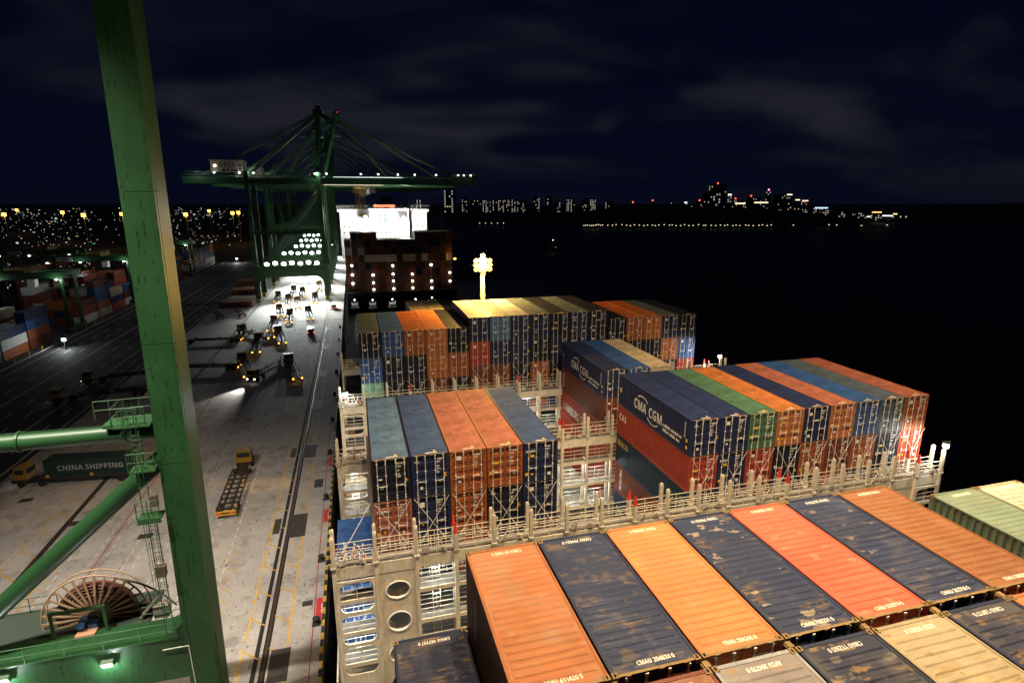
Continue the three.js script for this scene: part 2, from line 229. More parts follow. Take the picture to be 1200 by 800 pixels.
function ribbedRoof(L, H, pitch, unit, dent = 0) { // pressed ribs across the roof that die out before the side rails
  const xs = dent ? [[-1.17, 0], [-1.06, 0], ...[-1, -0.75, -0.5, -0.25, 0, 0.25, 0.5, 0.75, 1].map((x) => [x, 1]), [1.06, 0], [1.17, 0]] : [[-1.17, 0], [-1.06, 0], [-1.0, 1], [1.0, 1], [1.06, 0], [1.17, 0]], len = L - 0.24, n = Math.round((len - 0.5) / pitch), zs = [[-len / 2, 0], [-len / 2 + 0.25, 0]], p = (len - 0.5) / n;
  for (let k = 0; k < n; k++) { const z = -len / 2 + 0.25 + k * p; zs.push([z + p * 0.34, 0], [z + p * 0.50, 1], [z + p * 0.82, 1], [z + p, 0]); }
  zs.push([len / 2, 0]);
  const P = [], U = [], h = (f, g) => H - 0.028 + (unit ? 0.025 : 0.018) * f * g;
  for (let i = 0; i < xs.length - 1; i++) for (let j = 0; j < zs.length - 1; j++) {
    const a = [xs[i], zs[j + 1]], b = [xs[i + 1], zs[j + 1]], c = [xs[i + 1], zs[j]], d = [xs[i], zs[j]];
    for (const [[x, f], [z, g]] of [a, b, c, a, c, d]) { P.push(x, h(f, g) - (dent && Math.abs(x) < 1.05 && Math.abs(z) < len / 2 - 0.2 ? 0.030 * Math.pow(fbm(x * 1.3 + dent * 17, z * 1.3 + dent * 9, 3, 1), 2) : 0), z); unit ? U.push((x + 1.219) / CW, (L / 2 - z) / L) : U.push(x, z); }
  }
  const g = new THREE.BufferGeometry(); g.setAttribute('position', new THREE.Float32BufferAttribute(P, 3)); g.setAttribute('uv', new THREE.Float32BufferAttribute(U, 2)); g.computeVertexNormals(); return g;
}
const geoCache = new Map();
function boxGeos(L, H) {
  const key = L + ':' + H; if (geoCache.has(key)) return geoCache.get(key);
  const w = CW / 2, l = L / 2, G = {}, fr = [], ca = [];
  for (const sx of [-1, 1]) for (const sz of [-1, 1]) {
    fr.push(cbx(sx * (w - 0.07), H / 2, sz * (l - 0.08), 0.135, H - 0.25, 0.15));
    for (const y of [0.06, H - 0.06]) ca.push(cbx(sx * (w - 0.078), y, sz * (l - 0.086), 0.162, 0.118, 0.178));
  }
  for (const sx of [-1, 1]) { fr.push(cbx(sx * (w - 0.045), H - 0.05, 0, 0.085, 0.075, L - 0.36)); fr.push(cbx(sx * (w - 0.05), 0.085, 0, 0.09, 0.16, L - 0.36)); }
  for (const sz of [-1, 1]) { fr.push(cbx(0, H - 0.07, sz * (l - 0.06), CW - 0.33, 0.11, 0.11)); fr.push(cbx(0, 0.085, sz * (l - 0.06), CW - 0.33, 0.15, 0.11)); }
  fr.push(bx(-w + 0.1, w - 0.1, 0.12, 0.16, -l + 0.1, l - 0.1)); // floor
  G.frame = merge(fr); G.cast = merge(ca); G.oneCast = cbx(0, 0, 0, 0.162, 0.118, 0.178);
  const s = corrugated(L - 0.30, 0.165, H - 0.088, 0.278, 0.036);
  G.sideR = s.clone().rotateY(Math.PI / 2).translate(w - 0.012, 0, 0); G.sideL = s.clone().rotateY(-Math.PI / 2).translate(-w + 0.012, 0, 0);
  G.end = corrugated(CW - 0.27, 0.165, H - 0.125, 0.25, 0.045).rotateY(Math.PI).translate(0, 0, -l + 0.02);
  G.roof = ribbedRoof(L, H, 0.30, false); G.roofU = L < 7 ? [1, 2, 3, 4, 5].map((q) => ribbedRoof(L, H, 0.27, true, q)) : null;
  const dh = H - 0.30, dw = (CW - 0.30) / 2; // door leaf: pressed horizontal bands, edge frame
  const leaf = merge([corrugated(dh - 0.1, -dw / 2 + 0.05, dw / 2 - 0.05, dh / 4.4, 0.03, 0.42, 0.08).rotateZ(Math.PI / 2).translate(0, 0.165 + dh / 2, 0), cbx(-dw / 2 + 0.03, 0.165 + dh / 2, 0.005, 0.06, dh, 0.05), cbx(dw / 2 - 0.03, 0.165 + dh / 2, 0.005, 0.06, dh, 0.05), cbx(0, 0.19, 0.005, dw - 0.13, 0.05, 0.05), cbx(0, 0.165 + dh - 0.03, 0.005, dw - 0.13, 0.05, 0.05)]);
  G.leafL = leaf.clone().translate(-dw / 2 - 0.004, 0, l - 0.05); G.leafR = leaf.clone().translate(dw / 2 + 0.004, 0, l - 0.05);
  G.gasket = cbx(0, 0.165 + dh / 2, l - 0.06, 0.03, dh, 0.05);
  const rodG = (x) => { const a = [rod(V(x, 0.10, l + 0.005), V(x, H - 0.08, l + 0.005), 0.021, 6)]; for (const f of [0.06, 0.3, 0.62, 0.94]) a.push(cbx(x, 0.165 + dh * f, l - 0.005, 0.10, 0.05, 0.06)); a.push(cbx(x, 0.12, l, 0.09, 0.09, 0.07), cbx(x, H - 0.09, l, 0.09, 0.09, 0.07)); return merge(a); };
  G.rods = [-0.86, -0.32, 0.32, 0.86].map((x) => rodG(x));
  G.handles = [-1, 1].map((sgn) => merge([cbx(sgn * 0.59, 1.05, l + 0.02, 0.56, 0.04, 0.03), cbx(sgn * 0.32, 1.05, l + 0.015, 0.1, 0.1, 0.05), cbx(sgn * 0.86, 1.18, l + 0.015, 0.1, 0.09, 0.05)]));
  const hin = []; for (const sx of [-1, 1]) for (const f of [0.05, 0.28, 0.5, 0.72, 0.95]) hin.push(cbx(sx * (CW / 2 - 0.16), 0.165 + dh * f, l - 0.005, 0.13, 0.07, 0.05));
  G.hinges = merge(hin);
  G.header = merge([cbx(0, H - 0.008, l - 0.05, CW - 0.34, 0.016, 0.08), cbx(-0.8, H - 0.03, l + 0.005, 0.14, 0.07, 0.03), cbx(0.8, H - 0.03, l + 0.005, 0.14, 0.07, 0.03), cbx(0.1, H - 0.03, l + 0.005, 0.14, 0.07, 0.03)]);
  G.roofMark = merge([cbx(0.1, H - 0.004, l - 0.30, 0.75, 0.008, 0.09)]); G.roofTag = merge([cbx(0.35, H - 0.003, l - 0.55, 0.16, 0.01, 0.14)]);
  // printed characters on the right leaf and shipping plates on the left, in four arrangements
  G.marks = []; const r = rng(77 + Math.round(L * 10 + H * 100));
  const word = (a, x, y, n, h, zz = l - 0.022) => { for (let k = 0; k < n; k++) { const cw = h * (0.45 + 0.2 * r()); a.push(cbx(x, y, zz, cw, h * (0.8 + 0.2 * r()), 0.006)); if (r() > 0.5) a.push(cbx(x, y - h * 0.9, zz, cw * 0.8, h * 0.35, 0.006)); x += h * 0.82; } };
  for (let v = 0; v < 9; v++) {
    const wt = [], yt = [], top = 0.165 + dh, plate = (a, x, y, w, h) => a.push(cbx(x, y, l - 0.022, w, h, 0.006)), at = (a, b) => a + (b - a) * r();
    word(wt, 0.42 + at(-0.05, 0.1), top - 0.22, 4 + (v % 3), at(0.085, 0.12)); word(wt, 0.40, top - 0.42, 4, 0.08);
    const lines = 3 + Math.floor(r() * 4); for (let k = 0; k < lines; k++) word(wt, 0.42, top - at(0.6, 0.7) - k * 0.135, 2 + Math.floor(r() * 4), at(0.045, 0.07));
    if (v % 3 === 0) plate(wt, -0.62, top - at(0.25, 0.5), at(0.2, 0.36), at(0.2, 0.36)); if (v % 3 === 1) word(wt, -0.98, top - at(0.3, 0.6), 4 + (v % 4), at(0.1, 0.17)); if (v % 4 === 2) plate(wt, -0.98, at(0.6, 1.2), 0.14, at(0.2, 0.34));
    plate(wt, v % 2 ? 0.62 : -0.6, at(0.5, 1.0), at(0.12, 0.24), at(0.12, 0.26)); if (v > 5) plate(wt, at(-0.7, 0.7), at(1.3, 1.8), at(0.2, 0.4), 0.1);
    const tri = (x, y, s) => yt.push(clean(new THREE.CylinderGeometry(s, s, 0.006, 3).rotateX(Math.PI / 2).translate(x, y, l - 0.018)));
    tri(v % 2 ? -0.6 : 0.6, at(0.4, 1.5), at(0.07, 0.12)); if (v % 3) plate(yt, v % 2 ? -0.98 : 0.98, at(0.6, 1.4), 0.2, at(0.16, 0.36)); if (v % 4 === 1) plate(yt, -0.6, top - at(0.7, 1.1), at(0.25, 0.45), 0.15);
    G.marks.push([merge(wt), merge(yt)]);
  }
  geoCache.set(key, G); return G;
}
const gasketM = mat([0.015, 0.015, 0.016], 0.8), markM = mat([0.72, 0.71, 0.68], 0.6), stickM = mat([0.80, 0.50, 0.02], 0.5);
const LEN40 = 12.192, LEN20 = 6.058, HC = 2.896, ST = 2.591;
let contN = 0;
// door end towards +z; level 2: near box with its own castings, level 1: box with doors, level 0: closed end towards the viewer's side
function container(c, x, y, z, o) {
  const { L = LEN40, H = HC, label, group, level = 1, roof = c, roofMat, marks = (contN * 5 + (contN >> 3)) % 9, turn = 0, body } = o; contN++;
  const G = boxGeos(L, H), t = thing('shipping_container', label, 'container', [x, y, z], turn, group), pm = body ? mat(body, 0.55, { map: grime, specularIntensity: 0.45 }) : paintM[c];
  mesh('frame', G.frame, pm, t); mesh('side_panel', G.sideL, pm, t); mesh('side_panel', G.sideR, pm, t); mesh('end_wall', G.end, pm, t);
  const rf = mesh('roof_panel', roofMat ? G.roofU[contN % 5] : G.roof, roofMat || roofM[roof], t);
  const dl = mesh('door', G.leafL, pm, t), dr = mesh('door', G.leafR, pm, t);
  if (level === 2) { for (const sx of [-1, 1]) for (const sz of [-1, 1]) for (const yy of [0.06, H - 0.06]) { const m = mesh('corner_casting', castGeo, castM, t); m.position.set(sx * (CW / 2 - 0.078), yy, sz * (L / 2 - 0.086)); m.rotation.y = sx * sz > 0 ? 0 : Math.PI; } } else mesh('corner_casting', G.cast, pm, t).userData.kind = 'stuff';
  if (level >= 1) {
    const rm = c === 'coral' || c === 'green' ? rodM : rodM;
    G.rods.forEach((g, k) => mesh('lock_rod', g, rm, k < 2 ? dl : dr)); G.handles.forEach((g, k) => mesh('door_handle', g, rm, k ? dr : dl));
    mesh('hinge', G.hinges, pm, t).userData.kind = 'stuff'; mesh('door_gasket', G.gasket, gasketM, t); mesh('header_strip', G.header, castM, t);
    const [wt, yt] = G.marks[marks]; mesh('door_lettering', wt, markM, dr).userData.kind = 'stuff'; mesh('warning_label', yt, stickM, dr).userData.kind = 'stuff';
    if (level === 1) { mesh('roof_lettering', G.roofMark, markM, rf); mesh('roof_label', G.roofTag, stickM, rf); }
  }
  return t;
}
// corner casting of a near box: block with the oval hole in its top
const castGeo = (() => { const s = new THREE.Shape(); s.moveTo(-0.081, -0.089); s.lineTo(0.081, -0.089); s.lineTo(0.081, 0.089); s.lineTo(-0.081, 0.089); const h = new THREE.Path(); h.absellipse(0, 0, 0.032, 0.058, 0, 2 * Math.PI, true); s.holes.push(h); const g = new THREE.ExtrudeGeometry(s, { depth: 0.118, bevelEnabled: false, curveSegments: 6 }); g.rotateX(-Math.PI / 2); g.translate(0, -0.059, 0); return clean(g); })();

// weathered roof of one near box: paint, rub marks along the ribs, rust and scabs of bare primer, container code at both ends
function roofTexture(c, seed, code, o = {}) {
  const w = 320, h = 800, cv = document.createElement('canvas'); cv.width = w; cv.height = h; const g = cv.getContext('2d'), im = g.createImageData(w, h), d = im.data, { rust = 0.5, scab = 0.4, rub = 0.5, dust = 0.4 } = o, r0 = rng(seed), ox = r0() * 90, oy = r0() * 90;
  const lin = (v) => Math.pow(Math.max(0, v), 1 / 2.2) * 255;
  for (let j = 0; j < h; j++) for (let i = 0; i < w; i++) {
    const u = i / w * 2.44, v = j / h * 6.06;
    const a = fbm(u * 1.1 + ox, v * 0.7 + oy, 5, 0), s = fbm(u * 1.5 + ox, v * 14 + oy, 4, 1), f = fbm(u * 40 + ox, v * 40 + oy, 2, 2);
    const e = Math.min(u, 2.44 - u, v, 6.06 - v);
    let k = 1 + 0.45 * (a - 0.5) + 0.30 * (s - 0.5) + 0.16 * (f - 0.5);
    let R = c[0] * k, Gc = c[1] * k, B = c[2] * k;
    const mix = (m, q) => { R += (q[0] - R) * m; Gc += (q[1] - Gc) * m; B += (q[2] - B) * m; };
    mix(dust * 0.45 * sstep(0.40, 0.8, fbm(u * 1.6 + oy, v * 1.2 + ox, 5, 3)), [0.28, 0.22, 0.13]);
    mix(rub * 0.38 * sstep(0.48, 0.78, fbm(u * 0.8 + ox * 2, v * 18 + oy, 4, 2)) * sstep(0.40, 0.62, fbm(u * 0.8 + oy, v * 0.6 + ox, 3, 0)), [0.30, 0.28, 0.27]);
    const rz = fbm(u * 0.9 + oy * 2, v * 1.1 + ox, 3, 1); // rust comes in a few zones, as streaks along the ribs
    mix(rust * 0.75 * sstep(0.60, 0.72, rz) * sstep(0.50, 0.70, fbm(u * 1.4 + oy, v * 16 + ox * 2, 5, 0)), [0.33, 0.19, 0.05]);
    mix(rust * 0.8 * sstep(0.68, 0.735, fbm(u * 3 + oy, v * 5 + ox * 3, 5, 0) * 0.7 + 0.3 * rz), [0.22, 0.11, 0.03]);
    mix(rust * 0.6 * sstep(0.64, 0.74, fbm(u * 2.4 + ox, v * 5 + oy, 5, 2) + 0.15 * (1 - sstep(0, 0.35, Math.min(v, 6.06 - v)))), [0.33, 0.20, 0.055]);
    mix(scab * sstep(0.715, 0.73, fbm(u * 2.0 + ox * 3, v * 3.4 + oy * 2, 5, 3)), [0.46, 0.37, 0.24]);
    const q = (j * w + i) * 4; d[q] = lin(R); d[q + 1] = lin(Gc); d[q + 2] = lin(B); d[q + 3] = 255;
  }
  g.putImageData(im, 0, 0);
  g.fillStyle = 'rgb(226,222,210)'; g.textAlign = 'center'; g.textBaseline = 'middle'; g.font = 'bold 26px sans-serif';
  const put = (y, turn) => { g.save(); g.translate(w * 0.54, y); g.rotate(turn); g.scale(0.74, 1); g.fillText(code, 0, 0); g.restore(); };
  put(h - 42, 0); put(42, Math.PI);
  g.globalCompositeOperation = 'source-over'; // chipped print
  for (let k = 0; k < 160; k++) { const y = r0() < 0.5 ? 24 + r0() * 38 : h - 62 + r0() * 38, x = w * 0.2 + r0() * w * 0.68; g.fillStyle = `rgb(${c.map((v) => Math.round(lin(v))).join(',')})`; g.fillRect(x, y, 1 + r0() * 2, 1 + r0() * 2); }
  const t = new THREE.CanvasTexture(cv); t.colorSpace = THREE.SRGBColorSpace; t.anisotropy = 8; return new THREE.MeshPhysicalMaterial({ map: t, roughness: 0.62, specularIntensity: 0.45 });
}
// ---------------------------------------------------------------- the ship under us: hull, lashing bridges, stacks
const HATCH = 9.6, NUM = ['first', 'second', 'third', 'fourth', 'fifth', 'sixth', 'seventh', 'eighth', 'ninth', 'tenth', 'eleventh', 'twelfth', 'thirteenth', 'fourteenth', 'fifteenth', 'sixteenth', 'seventeenth', 'eighteenth', 'nineteenth', 'twentieth'];
const CN = { navy: 'navy', ink: 'near-black', blue: 'blue', sky: 'light blue', slate: 'slate', orange: 'orange', rust: 'rust-orange', brown: 'brown', red: 'red', coral: 'coral', green: 'green', jade: 'pale jade', sage: 'sage green', beige: 'beige', deep: 'dark blue', teal: 'dark green', steel: 'steel-blue', dusk: 'dull blue', umber: 'dark brown', grey: 'grey', yellow: 'yellow-orange', white: 'white' };
{
  const ship = thing('container_ship', 'dark hull and grey decks of the ship carrying the lit stacks', 'ship', [0, 0, 0]);
  mesh('hull', [bx(-2.9, 46.3, WATER - 4, 7.4, -128, 60)], hullM, ship);
  mesh('main_deck', bx(-2.85, 46.25, 7.4, 7.6, -127.9, 59.9), deckM, ship);
  mesh('bulwark', [bx(-2.9, -2.78, 7.6, 8.7, -128, 60), bx(46.18, 46.3, 7.6, 8.7, -128, 60)], creamM, ship);
  for (const z of [-10.4, -25.4, -40.2, -55.3, -70, -84.8, -99.5]) { mesh('hatch_cover', bx(0.15, 43.3, 8.4, HATCH, z - 6.3, z + 6.3), mat([0.36, 0.34, 0.31], 0.75, { map: grime }), ship); mesh('hatch_coaming', bx(0.6, 42.9, 7.6, 8.4, z - 6.1, z + 6.1), deckM, ship); }
  // side stools that carry the outermost stack
  for (const z of [-34.6, -40, -46]) mesh('stool', bx(-2.3, 0.05, 7.6, 11.05, z - 0.25, z + 0.25), creamM, ship);
}
const PX0 = -2.4, PXS = 2.535;
function holePlate(w, h, holes, d = 0.09) { const s = new THREE.Shape(); s.moveTo(0, 0); s.lineTo(w, 0); s.lineTo(w, h); s.lineTo(0, h); s.lineTo(0, 0); for (const [x, y, a, b, rr] of holes) { const p = new THREE.Path(); if (rr === undefined) p.absellipse(x, y, a, b, 0, 2 * Math.PI, true); else { p.moveTo(x - a, y - b + rr); p.lineTo(x - a, y + b - rr); p.absarc(x - a + rr, y + b - rr, rr, Math.PI, Math.PI / 2, true); p.lineTo(x + a - rr, y + b); p.absarc(x + a - rr, y + b - rr, rr, Math.PI / 2, 0, true); p.lineTo(x + a, y - b + rr); p.absarc(x + a - rr, y - b + rr, rr, 0, -Math.PI / 2, true); p.lineTo(x - a + rr, y - b); p.absarc(x - a + rr, y - b + rr, rr, -Math.PI / 2, -Math.PI, true); } s.holes.push(p); } return clean(new THREE.ExtrudeGeometry(s, { depth: d, bevelEnabled: false, curveSegments: 12 })); }
const LEVELS = [18.1, 15.75, 13.4, 11.05, 8.7];
function lashingBridge(z, label, low, o = {}) {
  const t = thing('lashing_bridge', label, 'lashing bridge', [0, 0, z]), pm = creamM, f = 0.46;
  const post = [bx(-0.11, 0.11, 7.6, 20.15, -0.11, 0.11), bx(-0.08, 0.08, 20.15, 20.24, -0.08, 0.08)], postG = merge(post), stubG = merge([bx(-0.13, 0.13, 7.6, 19.35, -0.13, 0.13)]), tipG = merge([clean(new THREE.CylinderGeometry(0.06, 0.185, 0.7, 4).rotateY(Math.PI / 4).translate(0, 19.7, 0))]);
  const foot = merge([cbx(0, 18.16, 0, 0.34, 0.12, 0.34), cbx(0.19, 18.36, 0, 0.08, 0.26, 0.16), cbx(-0.19, 18.34, 0, 0.08, 0.22, 0.16)]);
  for (let k = 0; k < 20; k++) for (const s of [1, -1]) {
    const red = k % 5 === 3, p = mesh('post', red ? stubG : postG, pm, t); p.position.set(PX0 + k * PXS, 0, s * f);
    if (red) mesh('red_tip', tipG, redM, p);
    const q = mesh('lashing_eye', foot, k % 3 ? pm : steelM, t); q.position.set(PX0 + k * PXS, 0, s * f);
  }
  // top walkway
  mesh('walkway', bx(PX0, PX0 + 19 * PXS, 18.02, 18.1, -0.4, 0.4), deckM, t);
  mesh('girder', [bx(PX0 + 0.1, PX0 + 19 * PXS - 0.1, 17.25, 18.06, 0.36, 0.47)], pm, t); mesh('girder', [bx(PX0 + 0.1, PX0 + 19 * PXS - 0.1, 17.25, 18.06, -0.47, -0.36)], pm, t);
  const rail = (y, n = 3) => { const a = []; for (let i = 1; i <= n; i++) a.push(rod(V(0.13, y + i * 1.1 / n, 0), V(PXS - 0.13, y + i * 1.1 / n, 0), 0.026, 5)); a.push(rod(V(PXS / 2, y, 0), V(PXS / 2, y + 1.1, 0), 0.026, 5)); return merge(a); };
  const r3 = rail(0), brk = merge([bx(0.35, 0.75, 0.12, 0.55, -0.04, 0.04), bx(1.55, 1.95, 0.1, 0.4, -0.05, 0.05), rod(V(0.3, 0.05, 0.12), V(0.9, 1.0, 0.12), 0.03, 5), rod(V(1.9, 0.05, 0.1), V(1.5, 0.95, 0.1), 0.03, 5)]);
  for (let k = 0; k < 19; k++) for (const s of [1, -1]) { const m = mesh('railing', r3, pm, t); m.position.set(PX0 + k * PXS, 18.1, s * f); if ((k + (s > 0 ? 0 : 1)) % 2 === 0) { const b = mesh('turnbuckle_rack', brk, k % 4 ? steelM : pm, m); b.userData.kind = 'stuff'; } }
  // lower storeys where they can be seen
  for (const k of low) {
    const x = PX0 + k * PXS, panel = k === 1 || k === 17;
    if (panel) { const p = mesh('shear_panel', holePlate(PXS - 0.26, 9.6, [[1.14, 8.3, 0.75, 0.62], [1.14, 5.95, 0.75, 0.72], [1.14, 3.5, 0.75, 0.72], [1.14, 1.2, 0.7, 0.7]], 0.9), pm, t); p.position.set(x + 0.13, 7.6, -0.45); const rims = []; for (const [y, b] of [[8.3, 0.62], [5.95, 0.72], [3.5, 0.72]]) { const g = new THREE.TorusGeometry(1, 0.055, 6, 28); g.scale(0.75, b, 1); g.translate(1.14, y, 0.9); rims.push(clean(g)); } const rm = mesh('opening_rim', rims, whiteM, p); continue; }
    LEVELS.slice(1).forEach((y, i) => {
      mesh('walkway', bx(x + 0.13, x + PXS - 0.13, y - 0.1, y, -0.42, 0.42), deckM, t);
      for (const s of [1, -1]) { mesh('cross_beam', bx(x + 0.13, x + PXS - 0.13, y - 0.32, y - 0.02, s > 0 ? 0.42 : -0.5, s > 0 ? 0.5 : -0.42), pm, t); const m = mesh('railing', r3, pm, t); m.position.set(x, y, s * f); }
    });
    if (k === 0 || k === 18 || o.framed?.includes(k)) { const p = mesh('frame_plate', holePlate(PXS - 0.26, 9.5, [8.35, 6.0, 3.65].map((y) => [1.14, y - 0.05, 1.01, 1.04, 0.42]), 0.07), pm, t); p.position.set(x + 0.13, 7.65, 0.5); }
    if (o.ladder === k) { const a = []; for (let i = 0; i < 30; i++) a.push(rod(V(x + 1.0, 8 + i * 0.33, -0.2), V(x + 1.5, 8 + i * 0.33, -0.2), 0.02, 5)); a.push(bar(V(x + 1, 7.6, -0.2), V(x + 1, 19, -0.2), 0.05), bar(V(x + 1.5, 7.6, -0.2), V(x + 1.5, 19, -0.2), 0.05)); mesh('ladder', a, pm, t); }
  }
  return t;
}
const ZA = -33.0, ZB = -47.55, ZC = -62.2, ZD = -77.2;
lashingBridge(ZA, 'cream lashing bridge with oval openings running beside the tall short-container block', [0, 1, 2, 3, 4, 16, 17, 18], { ladder: 2 });
lashingBridge(ZB, 'cream lashing bridge behind the five-wide quayside stack, its open storeys in the gap', [0, 1, 6, 7, 8, 9, 10], { ladder: 0 });
lashingBridge(ZC, 'cream lashing bridge in front of the stack lit by the orange mast light', [0, 1, 6, 7, 8, 9, 10, 18]);
lashingBridge(ZD, 'unlit lashing bridge behind the stack below the orange mast light', []);

// --- tall block of twenty-foot boxes, roofs at 28.7 m
{
  const N20 = [0.015, 0.025, 0.066], rt = {
    a: roofTexture([0.36, 0.125, 0.042], 3, 'CAXU 611620 5', { rust: 0.5, scab: 0.15, rub: 0.5, dust: 0.7 }), b: roofTexture(N20, 14, 'CMAU 204624 0', { rust: 0.34, scab: 0.1, rub: 0.4, dust: 0.05 }), c: roofTexture([0.60, 0.185, 0.058], 25, 'TRHU 294246 0', { rust: 0.18, scab: 0.12, rub: 0.2, dust: 0.15 }),
    d: roofTexture(N20, 36, 'CMAU 700231 0', { rust: 0.36, scab: 0.5, rub: 0.25, dust: 0.05 }), e: roofTexture([0.55, 0.10, 0.052], 47, 'CAIU 302974 0', { rust: 0.12, scab: 0.25, rub: 0.25, dust: 0.2 }), f: roofTexture([0.016, 0.026, 0.066], 58, 'CMAU 202756 0', { rust: 0.2, scab: 0.3, rub: 0.35, dust: 0.1 }),
    g: roofTexture([0.24, 0.09, 0.03], 69, 'TGHU 300294 0', { rust: 0.15, scab: 0.1, rub: 0.25, dust: 0.3 }), h: roofTexture([0.015, 0.023, 0.056], 80, 'CMAU 167157 0', { rust: 0.6, scab: 0.1, rub: 0.3 }),
    i: roofTexture([0.26, 0.09, 0.04], 91, 'CRXU 206130 0', { rust: 0.4, scab: 0.1 }), j: roofTexture([0.23, 0.205, 0.20], 102, 'APZU 304770 0', { rust: 0.9, scab: 0.3, rub: 0.4 }), k: roofTexture([0.019, 0.024, 0.050], 113, 'CMAU 112303 0', { rust: 0.9, scab: 0.2, rub: 0.3 }),
    l: roofTexture([0.38, 0.31, 0.19], 124, 'GESU 142021 0', { rust: 0.7, scab: 0.15, rub: 0.4, dust: 0.5 }), m: roofTexture([0.022, 0.026, 0.050], 135, 'CMAU 120117 0', { rust: 0.7, scab: 0.15, rub: 0.4 }), n: roofTexture([0.48, 0.17, 0.055], 146, 'TRHU 181120 0', { rust: 0.3 }),
    o: roofTexture([0.17, 0.23, 0.16], 157, 'EISU 351204 0', { rust: 0.15, scab: 0.1, rub: 0.2, dust: 0.4 }), p: roofTexture([0.50, 0.45, 0.36], 168, 'TTNU 140027 0', { rust: 0.5, scab: 0.2, rub: 0.4 }) };
  const BODY = { a: [0.36, 0.125, 0.042], c: [0.60, 0.185, 0.058], e: [0.55, 0.10, 0.052], g: [0.24, 0.09, 0.03], o: [0.17, 0.23, 0.16], b: N20, d: N20, f: N20, h: N20, k: N20, m: N20, l: [0.38, 0.31, 0.19] };
  const put = (x, roof, z, c, m, label, lvl = 2) => container(c, x, roof - HC, z, { L: LEN20, label, level: lvl, roofMat: rt[m], body: BODY[m], group: 'short containers in the tall block' });
  const X = (k) => 2.93 + 1.219 + 0.03 + 2.5 * k, ZR = -13.54, ZN = -7.18;
  put(X(0), 28.7, ZR, 'rust', 'a', 'orange short container, roof code ending 620 5, above a lower navy one');
  put(X(1), 28.7, ZR, 'navy', 'b', 'navy short container, roof code 204624, between two orange roofs');
  put(X(2), 28.7, ZR, 'yellow', 'c', 'yellow-orange short container with roof code 294246');
  put(X(3), 28.7, ZR, 'navy', 'd', 'navy short container with rusty scabs, roof code 700231');
  put(X(4), 28.7, ZR, 'coral', 'e', 'red-orange short container with bright roof between two navy ones');
  put(X(5), 28.7, ZR, 'navy', 'f', 'navy short container between the red-orange and the brown roof');
  put(X(6), 28.7, ZR, 'rust', 'g', 'brown-orange ribbed short container at the gap before the sage green one');
  put(X(-1), 25.8, ZR, 'navy', 'h', 'navy short container one tier lower than the orange one beside it');
  put(X(1), 28.7, ZN, 'brown', 'i', 'brown short container end to end with navy roof 204624');
  put(X(2), 28.7, ZN, 'grey', 'j', 'pale grey rusty short container, roof code 304770');
  put(X(3), 28.7, ZN, 'navy', 'k', 'rusty navy short container, roof code 112303');
  put(X(4), 28.7, ZN, 'beige', 'l', 'beige rust-stained short container end to end with the red-orange one');
  put(X(5), 28.7, ZN, 'navy', 'm', 'dark rusty short container beside the beige one');
  put(X(6), 28.7, ZN, 'orange', 'n', 'orange short container end to end with the brown-orange ribbed one');
  put(23.0 + 1.22, 27.9, ZR, 'sage', 'o', 'sage green short container with its side open to the gap');
  put(23.0 + 3.72, 27.9, ZR, 'beige', 'p', 'pale beige short container beside the sage green one');
  put(23.0 + 1.22, 27.9, ZN, 'sage', 'o', 'sage green short container on the camera side of its twin, end to end');
  const pal = ['brown', 'navy', 'red', 'navy', 'rust', 'navy', 'brown', 'navy'];
  for (let k = -1; k < 7; k++) for (const z of [ZR, ZN]) container(pal[(k + 1 + (z > -10 ? 3 : 0)) % 8], X(k), (k < 0 ? 25.8 : 28.7) - HC * 2 - 0.02, z, { L: LEN20, level: 0, label: `${CN[pal[(k + 1 + (z > -10 ? 3 : 0)) % 8]]} short container, mostly hidden under the top tier, ${NUM[k + 1]} row from quay`, group: 'hidden short containers under the top tier' });
  container('navy', 23.0 + 1.22, 27.9 - HC * 2 - 0.02, ZR, { L: LEN20, level: 0, label: 'navy short container hidden under the sage green one', group: 'hidden short containers under the top tier' });
  container('brown', 20.43 + 1.25, 19.9, ZR, { L: LEN20, level: 0, label: 'brown short container deep in the gap beside the sage green one', group: 'hidden short containers under the top tier' });
  // twistlock bridge fittings between the two rows
  for (let k = 1; k < 7; k++) tag(mesh('bridge_fitting', [bx(X(k) - 1.32, X(k) - 1.16, 28.52, 28.66, -10.46, -10.26), bx(X(k) - 1.36, X(k) - 1.12, 28.56, 28.62, -10.44, -10.3)], castM), 'rusty stacking fitting where four roof corners meet', 'fitting', 'stacking fittings between the short containers');
}
